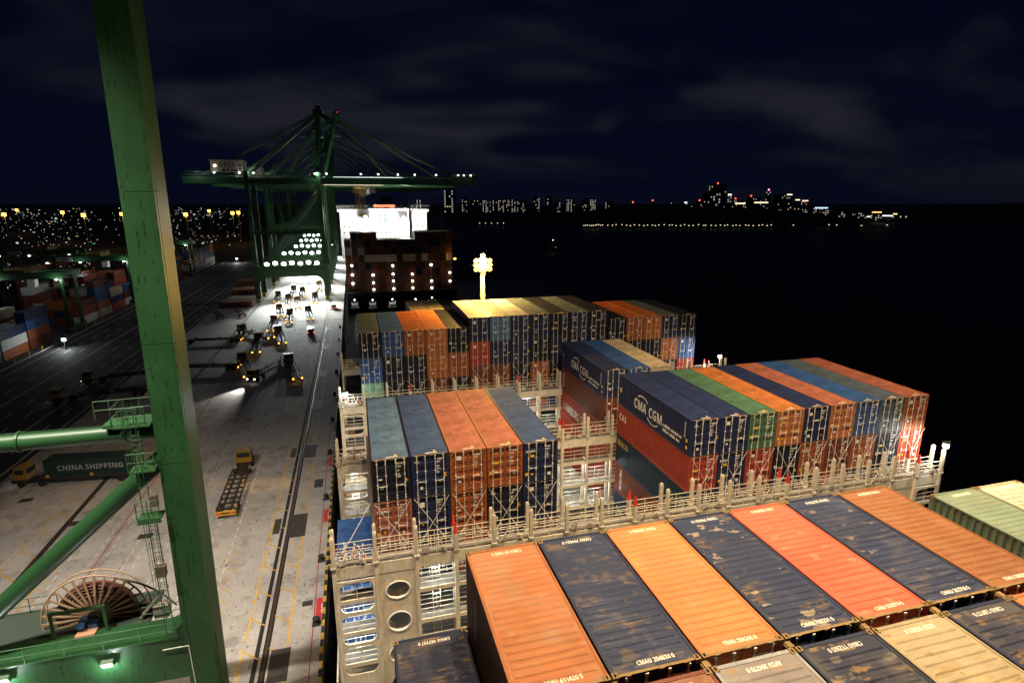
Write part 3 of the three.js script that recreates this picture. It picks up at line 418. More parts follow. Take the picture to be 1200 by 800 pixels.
// --- forty-foot stacks
function stack(rows, x0, roof, z, where, group, o = {}) { // rows: tiers from the top, colours from the quay side
  rows.forEach((row, j) => row.forEach((c, k) => {
    if (!c) return; const [body, rf] = c.split('/');
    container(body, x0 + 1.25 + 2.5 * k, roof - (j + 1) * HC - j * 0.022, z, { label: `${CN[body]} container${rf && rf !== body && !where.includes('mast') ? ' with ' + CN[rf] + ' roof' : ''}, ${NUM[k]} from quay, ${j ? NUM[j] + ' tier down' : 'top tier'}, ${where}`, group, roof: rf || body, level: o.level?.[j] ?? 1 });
  }));
}
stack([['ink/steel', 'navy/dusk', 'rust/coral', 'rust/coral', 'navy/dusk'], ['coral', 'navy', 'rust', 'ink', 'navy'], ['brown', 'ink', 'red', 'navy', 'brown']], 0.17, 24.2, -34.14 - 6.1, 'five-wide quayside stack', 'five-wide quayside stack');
stack([['navy/navy', 'navy/navy', 'green/green', 'orange/orange', 'navy/navy', 'orange/coral', 'blue/blue', 'slate/slate', 'rust/coral'], ['red', 'navy', 'red', 'ink', 'rust', 'brown', 'rust', 'ink', 'red'], ['deep', 'navy', 'brown', 'navy', 'ink', 'red', 'navy', 'ink', 'brown'], ['brown'], ['deep']], 23.23, 24.3, -34.5 - 6.1, 'seaward stack with green roof', 'nine-wide seaward stack', { level: [1, 1, 1, 0, 0] });
stack([['navy/navy', 'blue/blue', 'beige/beige'], ['brown', 'ink', 'navy'], ['red', 'brown', 'ink', 'navy', 'brown', 'ink'], ['red'], ['red']], 23.2, 23.7, -49.8 - 6.1, 'stack with beige roof', 'seaward stack behind the green-roofed one', { level: [1, 1, 0, 0, 0] });
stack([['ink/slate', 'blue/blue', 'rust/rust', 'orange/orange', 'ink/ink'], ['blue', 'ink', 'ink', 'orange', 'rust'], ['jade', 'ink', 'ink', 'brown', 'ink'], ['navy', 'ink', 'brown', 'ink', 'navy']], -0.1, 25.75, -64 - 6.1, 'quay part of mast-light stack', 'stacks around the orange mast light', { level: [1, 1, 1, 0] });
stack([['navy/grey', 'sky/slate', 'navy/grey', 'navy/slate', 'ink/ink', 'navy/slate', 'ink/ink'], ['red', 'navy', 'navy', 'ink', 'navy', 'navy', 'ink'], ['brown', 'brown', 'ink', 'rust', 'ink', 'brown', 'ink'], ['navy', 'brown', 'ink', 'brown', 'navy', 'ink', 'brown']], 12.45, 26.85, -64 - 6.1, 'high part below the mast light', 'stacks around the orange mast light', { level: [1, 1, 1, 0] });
stack([['ink/ink', 'rust/rust', 'orange/rust', 'navy/slate', 'ink/ink'], ['ink', 'ink', 'ink', 'orange', 'blue'], ['navy', 'brown', 'ink', 'ink', 'red']], 30.05, 25.75, -64 - 6.1, 'seaward end of mast-light stack', 'stacks around the orange mast light');
stack([['grey/beige', 'beige/beige', 'ink/ink'], ['brown', 'ink', 'ink']], 7.4, 24.6, -78.6 - 6.1, 'stack behind the mast', 'stack behind the orange mast light', { level: [0, 0] });
for (const y of [11.1, 14.02]) container('blue', -1.16, y, -34.25 - 3.05, { L: LEN20, label: y > 12 ? 'blue short container on the side stools, upper of two, at the quay side' : 'blue short container on the side stools, lower of two, at the quay side', group: 'blue containers on the side stools' });
// lettering on the long sides that face the quay
{
  const sideText = (parent, g, m, name = 'side_lettering') => mesh(name, g, m, parent);
  const find = (w) => scene.children.find((o) => o.userData.label === w);
  const face = (g, z, y) => g.rotateY(-Math.PI / 2).translate(-CW / 2 + 0.008, y, z);
  const logo = () => { // two words, an arc above and an arc below
    const a = [text('CMA', 0.86, fontB, 0.004, 0.84).translate(-1.3, 0, 0), text('CGM', 0.86, fontB, 0.004, 0.84).translate(1.3, 0, 0)];
    const arc = (x, y, s) => { const g = new THREE.RingGeometry(0.86, 1.0, 18, 1, s > 0 ? Math.PI * 0.17 : Math.PI * 1.17, Math.PI * 0.6); g.scale(1.15, 0.75, 1); g.translate(x, y, 0.003); return clean(g); };
    a.push(arc(-0.95, 0.66, 1), arc(0.95, 0.2, -1)); return a;
  };
  for (const [l, z] of [['navy container, first from quay, top tier, seaward stack with green roof', 0], ['navy container, first from quay, top tier, stack with beige roof', 0]]) {
    const o = find(l); if (!o) { console.log('no', l); continue; }
    sideText(o, merge(logo().map((g) => face(g, -0.55, 0.85))), whiteM);
    const r = rng(4), small = []; for (let j = 0; j < 2; j++) { let x = -1.3; while (x < 1.35 - j * 0.2) { const w = 0.07 + 0.08 * r(), h = 0.16 + 0.1 * r(); small.push(cbx(x, -j * 0.42 + h / 2, 0.002, w, h, 0.004)); x += w + (r() > 0.82 ? 0.16 : 0.04); } }
    sideText(o, merge(small.map((g) => face(g, 3.4, 0.95))), whiteM, 'small_lettering');
    sideText(o, merge([cbx(-5.6, 1.5, 0.002, 0.3, 0.42, 0.004), cbx(5.5, 1.1, 0.002, 0.22, 0.26, 0.004), cbx(5.5, 0.55, 0.002, 0.22, 0.26, 0.004)].map((g) => face(g, 0, 0))), stickM, 'warning_label');
    sideText(o, merge([0, 1, 2, 3, 4, 5, 6, 7].map((k) => face(cbx(5.2, 2.4 - k * 0.16, 0.002, 0.12, 0.1, 0.004), 0, 0))), markM, 'code_lettering');
  }
  const put = (l, g, m, z, y) => { const o = find(l); if (!o) { console.log('no', l); return; } sideText(o, face(g, z, y), m); };
  put('red container, first from quay, second tier down, seaward stack with green roof', text('CAI', 0.62), whiteM, -5.0, 1.55);
  put('dark blue container, first from quay, third tier down, seaward stack with green roof', text('SEACO', 0.5), stickM, -4.8, 1.9);
  put('brown container, first from quay, fourth tier down, seaward stack with green roof', text('TRITON', 0.42).rotateZ(-Math.PI / 2), whiteM, -5.1, 1.5);
  put('brown container, first from quay, second tier down, stack with beige roof', text('TRITON', 0.36).rotateZ(-Math.PI / 2), whiteM, -5.5, 1.5);
  put('red container, first from quay, third tier down, stack with beige roof', text('HAMBURG S\u00dcD', 0.95, fontR, 0.004, 0.8), whiteM, -1.6, 0.85);
  { const o = find('orange short container, roof code ending 620 5, above a lower navy one'); sideText(o, face(text('CAXU 611620', 0.16).rotateZ(-Math.PI / 2), -1.7, 1.4), whiteM, 'code_lettering'); }
}
// --- lashing rods crossed over the doors
{
  const put = (x0, n, y1, y0, z, where) => { for (let k = 0; k < n; k++) for (const s of [1, -1]) { const a = V(x0 + 2.5 * k + (s > 0 ? 0.12 : 2.38), y1, z + 0.16), b = V(x0 + 2.5 * k + (s > 0 ? 2.1 : 0.4), y0, z + (s > 0 ? 0.36 : 0.42)); tag(mesh('lashing_rod', [rod(a, b, 0.018, 6), rod(a.clone().lerp(b, 0.8), b, 0.034, 6)], rodM), `steel lashing rod crossed over container doors ${where}`, 'lashing rod', `lashing rods ${where}`); } };
  put(0.17, 5, 21.28, 18.2, -34.14, 'of the five-wide quayside stack');
  put(23.23, 9, 21.38, 18.2, -34.5, 'of the seaward stack with green roof');
  put(-0.1, 5, 19.95, 17.7, -64, 'of the quay part of the mast-light stack');
  put(12.45, 7, 21.05, 18.1, -64, 'of the high part below the mast light');
  const a = V(-2.0, 18.3, -33.3), b = V(0.05, 21.3, -34.2); tag(mesh('lashing_rod', [rod(a, b, 0.03, 6)], rodM), 'single long lashing rod slanting up from the end of the first lashing bridge', 'lashing rod');
  const c = V(-2.0, 18.3, -47.2), d = V(0.05, 21.3, -46.1); tag(mesh('lashing_rod', [rod(c, d, 0.03, 6)], rodM), 'single lashing rod slanting up from the quay end of the second lashing bridge', 'lashing rod');
  // spare turnbuckles bundled at the quay ends of the bridges
  const r = rng(66);
  for (const [z, w] of [[ZA, 'first'], [ZB, 'second'], [ZC, 'third']]) {
    const o = thing('lashing_gear', `heap of red and white lashing gear at the quay end of the ${w} lashing bridge`, 'lashing gear', [PX0 + 1.2, 18.1, z]);
    for (let k = 0; k < 14; k++) { const x = -0.9 + r() * 1.9, p = V(x, 0.05, -0.25 + r() * 0.5), q = V(x + (r() - 0.5) * 0.9, 0.5 + r() * 0.9, -0.3 + r() * 0.6); mesh('turnbuckle', [rod(p, q, 0.035, 6), rod(p, p.clone().lerp(q, 0.35), 0.06, 6)], k % 3 ? whiteM : redM, o); }
    mesh('bin', [bx(-0.6, 0.4, 0.0, 0.06, -0.3, 0.3), bx(-0.6, -0.55, 0.06, 0.4, -0.3, 0.3), bx(0.35, 0.4, 0.06, 0.4, -0.3, 0.3), bx(-0.55, 0.35, 0.06, 0.4, 0.25, 0.3)], whiteM, o);
  }
}
// --- lamps on the ship
function floodOnPost(x, y, z, label, c, i, glowM, aim) {
  const o = thing('deck_lamp', label, 'lamp', [x, 0, z]);
  mesh('pole', [rod(V(0, 18.1, 0), V(0, y - 0.22, 0), 0.05, 8), bar(V(0, y - 0.25, 0.02), V(0.3, y - 0.25, 0.02), 0.05), bar(V(0.3, y - 0.25, 0.02), V(0.3, y + 0.34, 0.02), 0.05)], creamM, o); mesh('housing', [clean(new THREE.CylinderGeometry(0.12, 0.34, 0.16, 14).translate(0, y + 0.32, 0.02))], darkM, o); mesh('lamp_glass', clean(new THREE.SphereGeometry(0.24, 16, 10).translate(0, y, 0.02)), glowM, o);
  if (aim) spot(V(x, y, z - 0.05 + 0.22), aim, c, i, 70, 0.6, 8); else point(x, y - 0.02, z + 0.22, c, i, 8); return o;
}
floodOnPost(45.35, 20.75, -32.2, 'bright white deck lamp at the seaward end of the first lashing bridge', WHITE, 120, lampWhite, V(44.2, 19.3, -34.6));
floodOnPost(44.6, 20.6, -61.4, 'white deck lamp on the seaward end of the third lashing bridge', WHITE, 120, lampWhite, V(42, 18.8, -64.2));
floodOnPost(-1.9, 19.6, -61.9, 'small white lamp at the quay end of the third lashing bridge', COOL, 26, lampSmall);
function tubeLamp(x, y, z, label, i) { const o = thing('tube_lamp', label, 'lamp', [x, y, z], 0, 'tube lamps under the lashing bridge walkways'); mesh('housing', bx(-0.34, 0.34, 0.0, 0.06, -0.09, 0.09), whiteM, o); mesh('lamp_glass', bx(-0.3, 0.3, -0.05, -0.001, -0.07, 0.07), glow(0.92, 1, 0.97, 14), o); point(x, y - 0.12, z, COOL, i, 6); }
const LB = 'white tube lamp under a walkway of the ';
for (const [x, l] of [[18.9, 1], [21.6, 1], [19, 2], [21.7, 2]]) tubeLamp(x, LEVELS[l] - 0.40, ZB, LB + 'second lashing bridge', 13);
for (const [x, l] of [[16.5, 0], [19, 0], [21.5, 1], [19, 1]]) tubeLamp(x, LEVELS[l] - 0.95 + (l ? 0.55 : 0), ZC, LB + 'third lashing bridge', 13);
for (const [x, l] of [[-1.15, 1], [-1.15, 2], [4.0, 0], [4.0, 1]]) tubeLamp(x, LEVELS[l] - 0.40 - (l ? 0 : 0.5), ZA, LB + 'first lashing bridge', 11);
for (const l of [0, 1, 2]) tubeLamp(-1.15, LEVELS[l] - 0.40 - (l ? 0 : 0.5), ZB, LB + 'second lashing bridge', 13);
{ // sodium floodlights on a mast behind the high stack
  const p = onZ(565, 310, ZD), o = thing('light_mast', 'tall mast with blazing orange floodlights behind the high container stack', 'light mast', [p.x, 0, ZD]);
  mesh('pole', [rod(V(0, 7.6, 0), V(0, p.y + 0.6, 0), 0.42, 14, 0.34)], creamM, o); mesh('crossbar', [bx(-1.5, 1.5, p.y - 0.06, p.y + 0.06, 0.1, 0.2), bx(-0.06, 0.06, p.y - 0.5, p.y + 1.0, 0.3, 0.4)], creamM, o);
  for (const [x, y] of [[-0.98, 0], [-0.36, 0.66], [0.36, 0.66], [-0.34, 0.02], [0.34, 0.02], [0.98, 0], [-0.36, -0.62], [0.36, -0.62], [-0.95, 0.6], [0.95, 0.6], [-0.95, -0.58], [0.95, -0.58], [0, 1.28], [0, -1.22]]) { const l = new THREE.Group(); l.name = 'floodlight'; o.add(l); l.position.set(x, p.y + y, 0.5); l.rotation.x = 0.45; mesh('housing', clean(new THREE.CylinderGeometry(0.2, 0.34, 0.3, 18).rotateX(Math.PI / 2).translate(0, 0, -0.17)), darkM, l); mesh('lamp_glass', clean(new THREE.CylinderGeometry(0.33, 0.33, 0.06, 20).rotateX(Math.PI / 2).translate(0, 0, 0.02)), lampBlaze, l); }
  point(p.x, p.y, ZD + 1.3, SODIUM, 2000, 20);
}
{ // mooring deck beyond the last stack
  for (let k = 0; k < 5; k++) { const q = onY([416, 437, 460, 487, 506][k], [361, 361, 360, 360, 358][k], 9.6); const o = thing('mooring_winch', 'mooring winch with a small work lamp on the far deck of the ship', 'winch', [q.x, 9.6, q.z], 0, 'mooring winches on the far deck'); mesh('drum', clean(new THREE.CylinderGeometry(0.6, 0.6, 1.6, 14).rotateZ(Math.PI / 2).translate(0, 0.9, 0)), creamM, o); mesh('flange', [clean(new THREE.CylinderGeometry(0.95, 0.95, 0.1, 16).rotateZ(Math.PI / 2).translate(0.85, 0.95, 0)), clean(new THREE.CylinderGeometry(0.95, 0.95, 0.1, 16).rotateZ(Math.PI / 2).translate(-0.85, 0.95, 0))], whiteM, o); mesh('frame', bx(-1.2, 1.2, 0, 0.3, -0.6, 0.6), whiteM, o); mesh('lamp_post', rod(V(0, 0.3, 0.9), V(0, 2.6, 0.9), 0.04), whiteM, o); mesh('lamp', cbx(0, 2.6, 0.9, 0.3, 0.2, 0.3), lampWhite, o); point(q.x, 12.05, q.z + 0.95, WHITE, 4, 4); }
  struct('mooring_deck', bx(-2.8, 46, 9.0, 9.6, -127, -106.5), deckM, 'dark mooring deck at the end of the ship');
}
// ---------------------------------------------------------------- the crane that stands beside us
function prism(b, t, y0, y1) { // four-sided leg: [x0, x1, z0, z1] at the foot and at the head
  const P = ([x0, x1, z0, z1], y) => [V(x0, y, z1), V(x1, y, z1), V(x1, y, z0), V(x0, y, z0)], A = P(b, y0), B = P(t, y1), p = [], u = [];
  const f = (q, w) => { for (const k of [0, 1, 2, 0, 2, 3]) { p.push(q[k].x, q[k].y, q[k].z); u.push(w === 2 ? q[k].x : w ? q[k].z : q[k].x, w === 2 ? q[k].z : q[k].y); } };
  for (let i = 0; i < 4; i++) { const j = (i + 1) % 4; f([A[i], A[j], B[j], B[i]], i % 2); } f([B[0], B[1], B[2], B[3]], 2); f([A[3], A[2], A[1], A[0]], 2);
  const g = new THREE.BufferGeometry(); g.setAttribute('position', new THREE.Float32BufferAttribute(p, 3)); g.setAttribute('uv', new THREE.Float32BufferAttribute(u, 2)); g.computeVertexNormals(); return g;
}
{
  const o = thing('quay_crane', 'green quay crane leg with ladder, tie beam and cable reel beside the ship', 'crane', [0, 0, 0]);
  for (const z of [-35.5, -8]) mesh('leg', prism([-12.15, -10.5, z - 2.4, z], [-11.35, -9.75, z - 2.35, z], 1.6, 70), craneM, o);
  for (const z of [-35.5, -8]) mesh('leg', prism([-38.4, -36.8, z - 2.4, z], [-38.2, -36.6, z - 2.35, z], 1.6, 70), craneM, o);
  // weld bead and plate seams standing proud on the leg we see
  mesh('seam', [bar(V(-10.33, 8, -35.49), V(-9.87, 49, -35.49), 0.03), ...[16.2, 24.9, 32.2, 40.5].map((y) => bx(-11.95 + y * 0.009, -10.2 + y * 0.009, y, y + 0.035, -35.5, -35.485)), bar(V(-10.37, 3, -35.9), V(-10.3, 12.5, -35.9), 0.05)], craneM, o);
  for (const g of [clean(new THREE.CylinderGeometry(0.66, 0.66, 0.16, 24).rotateZ(Math.PI / 2).translate(-13.7, 26.66, -36.7)), clean(new THREE.CylinderGeometry(0.62, 0.62, 0.12, 24).rotateZ(Math.PI / 2).translate(-19, 26.68, -36.7))]) mesh('flange', g, craneM, o);
  mesh('sill_beam', [bx(-12.1, -10.6, 1.2, 3, -40, -4)], craneM, o); mesh('sill_beam', [bx(-38.4, -36.8, 1.2, 3, -40, -4)], craneM, o);
  for (const x of [-10.7, -37.6]) for (const z of [-39, -33, -11, -5]) { const b = mesh('bogie', bx(x - 0.5, x + 0.5, 0.35, 1.2, z - 1.6, z + 1.6), craneM, o); mesh('wheel', [-1, 1].map((s) => clean(new THREE.CylinderGeometry(0.35, 0.35, 0.3, 16).rotateZ(Math.PI / 2).translate(x, 0.4, z + s))), darkM, b); }
  // portal beam with walkway
  mesh('portal_beam', [bx(-37, -11.9, 9.9, 12.95, -37.5, -35.56), bx(-38, -11, 12.95, 13.0, -37.6, -35.5)], craneM, o);
  mesh('portal_beam', [bx(-37, -11.9, 9.9, 12.95, -10, -8.1)], craneM, o);
  { const s = new THREE.Shape(); s.moveTo(0, 0); s.lineTo(-1.7, 0); s.absarc(-1.7, 1.9, 1.9, -Math.PI / 2, 0, false); s.lineTo(0.2, 1.9); s.lineTo(0.2, 0); const g = clean(new THREE.ExtrudeGeometry(s, { depth: 1.95, bevelEnabled: false, curveSegments: 10 })); g.translate(-11.95, 12.99, -37.5); mesh('gusset', g, craneM, o); }
  mesh('pipe', [bar(V(-13.3, 12.3, -35.44), V(-11.8, 12.3, -35.44), 0.05), bar(V(-11.8, 12.3, -35.44), V(-11.7, 8, -35.44), 0.05)], mat([0.4, 0.42, 0.38], 0.5), o);
  const railing = (a, b, h, n) => { const g = []; for (const f of [0.5, 1]) g.push(rod(V(a.x, a.y + h * f, a.z), V(b.x, b.y + h * f, b.z), 0.026, 6)); for (let k = 0; k <= n; k++) { const p = a.clone().lerp(b, k / n); g.push(rod(p, p.clone().add(V(0, h, 0)), 0.03, 6)); } return g; };
  const railM = mat([0.017, 0.066, 0.022], 0.55);
  mesh('railing', railing(V(-37, 13, -35.55), V(-12.4, 13, -35.55), 1.1, 12), railM, o);
  mesh('railing', [...railing(V(-34, 13, -40.6), V(-20.9, 13, -40.6), 1.1, 8), ...railing(V(-14.9, 13, -37.6), V(-12.2, 13, -37.6), 1.1, 2)], railM, o);
  mesh('platform', [bx(-34, -14.6, 12.75, 12.9, -41, -37.6), bx(-21, -14.6, 12.9, 12.98, -41, -40.6)], mat([0.02, 0.035, 0.024], 0.85), o);
  // tie beam, brace and their landing
  mesh('tie_beam', rod(V(-38, 26.75, -36.7), V(-11.6, 26.65, -36.7), 0.53, 18), craneM, o);
  { const a = V(-12.0, 24.85, -36.5), b = V(-21.1, 16.95, -36.5), d = b.clone().sub(a).normalize(); mesh('brace', rod(a.clone().addScaledVector(d, -0.4), a.clone().addScaledVector(d, 17), 0.55, 18), craneM, o); }
  mesh('landing', [bx(-13.9, -12.0, 27.35, 27.45, -37.4, -35.4), bx(-14.6, -13.9, 27.2, 27.42, -37.2, -36)], railM, o);
  mesh('railing', [...railing(V(-13.9, 27.45, -35.45), V(-12.2, 27.45, -35.45), 1.1, 3), ...railing(V(-15.4, 27.4, -37.3), V(-12.2, 27.45, -37.3), 1.1, 4), ...railing(V(-13.9, 27.45, -37.3), V(-13.9, 27.45, -35.45), 1.1, 2)], railM, o);
  mesh('landing', [bx(-13.3, -12.05, 21.6, 21.75, -35.9, -35.0), bx(-13.3, -12.05, 21.4, 21.6, -35.05, -35.0)], railM, o);
  mesh('landing', [bx(-13.4, -12.05, 24.6, 24.7, -36.2, -35.2)], railM, o);
  mesh('railing', [...railing(V(-13.3, 21.75, -35.05), V(-12.1, 21.75, -35.05), 1.1, 2), ...railing(V(-13.4, 24.7, -35.25), V(-12.0, 24.7, -35.25), 1.1, 2)], railM, o);
  const ladder = (x, z, y0, y1, cage) => { const g = [bar(V(x, y0, z), V(x, y1, z), 0.05), bar(V(x + 0.45, y0, z), V(x + 0.45, y1, z), 0.05)]; for (let y = y0 + 0.3; y < y1; y += 0.3) g.push(rod(V(x, y, z), V(x + 0.45, y, z), 0.018, 5)); if (cage) { for (let y = y0 + 2.2; y <= y1 + 0.6; y += 0.9) { const c = new THREE.TorusGeometry(0.38, 0.018, 5, 14, Math.PI * 1.25).rotateX(Math.PI / 2).rotateY(Math.PI * 0.125 + Math.PI).translate(x + 0.22, y, z + 0.28); g.push(clean(c)); } for (const a of [-0.9, -0.3, 0.3, 0.9]) g.push(rod(V(x + 0.22 + 0.38 * Math.sin(a), y0 + 2.2, z + 0.28 + 0.38 * Math.cos(a)), V(x + 0.22 + 0.38 * Math.sin(a), y1 + 0.6, z + 0.28 + 0.38 * Math.cos(a)), 0.014, 5)); } return g; };
  mesh('ladder', ladder(-12.85, -35.3, 13, 21.7, true), railM, o); mesh('ladder', ladder(-13.1, -35.5, 21.75, 28.4, true), railM, o);
  mesh('control_box', [cbx(-12.55, 18.1, -35.2, 0.55, 0.7, 0.4), cbx(-12.4, 22.7, -35.4, 0.4, 0.7, 0.3)], mat([0.06, 0.05, 0.035], 0.7), o);
  // boom and girders above, out of the picture, with the flood lamps that light stacks and quay
  for (const z of [-20.6, -25.6]) mesh('boom', bx(-62, 55, 62.5, 65.1, z - 0.6, z + 0.6), craneM, o);
  mesh('upper_beam', [bx(-11.9, -10.1, 65.2, 67.5, -37.5, -8.3)], craneM, o); mesh('upper_beam', [bx(-38.2, -36.7, 65.2, 67.5, -37.5, -8.3)], craneM, o);
  for (const [x, i, dx, dz] of [[4, 3400, 0, 3], [11, 3400, 0, 2], [19, 3400, 1, 2], [27.5, 3300, 3, -2], [37, 3200, 4, -4]]) {
    const l = new THREE.Group(); l.name = 'floodlight'; l.position.set(x, 62.05, -23.1); o.add(l); mesh('housing', bx(-0.5, 0.5, 0.05, 0.4, -0.4, 0.4), darkM, l); mesh('lamp_glass', bx(-0.45, 0.45, 0, 0.049, -0.35, 0.35), lampWarm, l); mesh('bracket', bx(-0.08, 0.08, 0.4, 0.6, -3, 3), craneM, l);
    spot(V(x, 61.9, -23.1), V(x + dx, 20, -23.1 + dz), FLOOD, i, 68, 0.75, 25);
  }
  for (const [x, i, z] of [[-23, 13500, -46], [-33, 12500, -50]]) {
    const l = new THREE.Group(); l.name = 'floodlight'; l.position.set(x, 62.05, -23.1); o.add(l); mesh('housing', bx(-0.5, 0.5, 0.05, 0.4, -0.4, 0.4), darkM, l); mesh('lamp_glass', bx(-0.45, 0.45, 0, 0.049, -0.35, 0.35), lampWarm, l); mesh('bracket', bx(-0.08, 0.08, 0.4, 0.6, -3, 3), craneM, l);
    spot(V(x, 61.9, -23.1), V(x + 5, 0, z - 2), col(1, 0.87, 0.73), i, 34, 1, 25);
  }
  for (const [px, py] of [[125, 780], [2, 799]]) { const p = onZ(px, py, -35.2), l = new THREE.Group(); l.name = 'floodlight'; l.position.copy(p); l.rotation.x = 0.5; o.add(l); mesh('housing', bx(-0.34, 0.34, -0.2, 0.2, -0.3, -0.02), railM, l); mesh('lamp_glass', bx(-0.28, 0.28, -0.15, 0.15, -0.019, 0.03), lampCool, l); mesh('bracket', bx(-0.05, 0.05, -0.35, -0.2, -0.35, -0.1), railM, l); point(p.x, p.y - 0.12, p.z + 0.3, COOL, 30, 6); }
  // cable reel
  const r = thing('cable_reel', 'large spoked cable reel standing on the green portal beam', 'cable reel', [-17.95, 13.3, -38.95]);
  const spokeM = mat([0.30, 0.21, 0.12], 0.6), R = 3.05;
  mesh('drum', [clean(new THREE.CylinderGeometry(2.35, 2.35, 0.42, 48, 1).rotateX(Math.PI / 2)), ...[1.5, 1.75, 2.0, 2.2].map((q) => clean(new THREE.TorusGeometry(q, 0.06, 6, 48).translate(0, 0, 0.21)))], mat([0.10, 0.035, 0.025], 0.7), r);
  mesh('rim', clean(new THREE.TorusGeometry(R, 0.06, 8, 64).translate(0, 0, 0.34)), spokeM, r); mesh('rim', clean(new THREE.TorusGeometry(R, 0.05, 8, 64).translate(0, 0, -0.34)), spokeM, r);
  for (let k = 0; k < 30; k++) { const a = k / 30 * 2 * Math.PI; mesh('spoke', bar(V(0.4 * Math.cos(a), 0.4 * Math.sin(a), 0.36), V(R * Math.cos(a), R * Math.sin(a), 0.36), 0.05, 0.13), spokeM, r); }
  mesh('hub', clean(new THREE.CylinderGeometry(0.5, 0.5, 1.0, 20).rotateX(Math.PI / 2).translate(0, 0, 0.35)), darkM, r);
  mesh('motor', [clean(new THREE.CylinderGeometry(0.24, 0.24, 0.8, 14).rotateX(Math.PI / 2).translate(-0.45, 0.25, 1.1)), clean(new THREE.CylinderGeometry(0.2, 0.2, 0.7, 14).rotateZ(0.9).translate(-0.7, -0.5, 1.1)), cbx(0.1, -0.1, 1.0, 0.5, 0.5, 0.5)], mat([0.03, 0.08, 0.25], 0.45), r);
  mesh('gearbox', [prism([-0.5, 0.6, 1.2, 2.0], [-0.3, 0.8, 1.0, 1.8], -1.25, -0.2).translate(-0.4, 0, 0), cbx(-0.55, -1.0, 1.75, 0.9, 0.5, 0.5)], mat([0.33, 0.17, 0.10], 0.7), r);
  mesh('stand', [bar(V(-1.9, -0.35, 1.55), V(-1.9, 1.45, 1.55), 0.16), bar(V(1.05, -0.35, 1.55), V(1.05, 1.45, 1.55), 0.16), bar(V(-1.98, 1.5, 1.55), V(1.13, 1.5, 1.55), 0.18)], railM, r);
  const cable = new THREE.CatmullRomCurve3([V(1.6, 2.3, 0), V(3, 1.8, 0.3), V(4.4, 1.4, 1.2), V(5.4, 1.2, 2.2)]); mesh('cable', clean(new THREE.TubeGeometry(cable, 20, 0.06, 6)), darkM, r);
  tag(mesh('cable_guide', [bar(V(-15.2, 13.05, -38.2), V(-14.2, 14.2, -38.2), 0.5, 0.12), bx(-14.3, -13.4, 13.01, 13.9, -38.3, -37.7)], mat([0.2, 0.18, 0.14], 0.7)), 'dark cable guide box beside the reel on the portal beam', 'box');
}
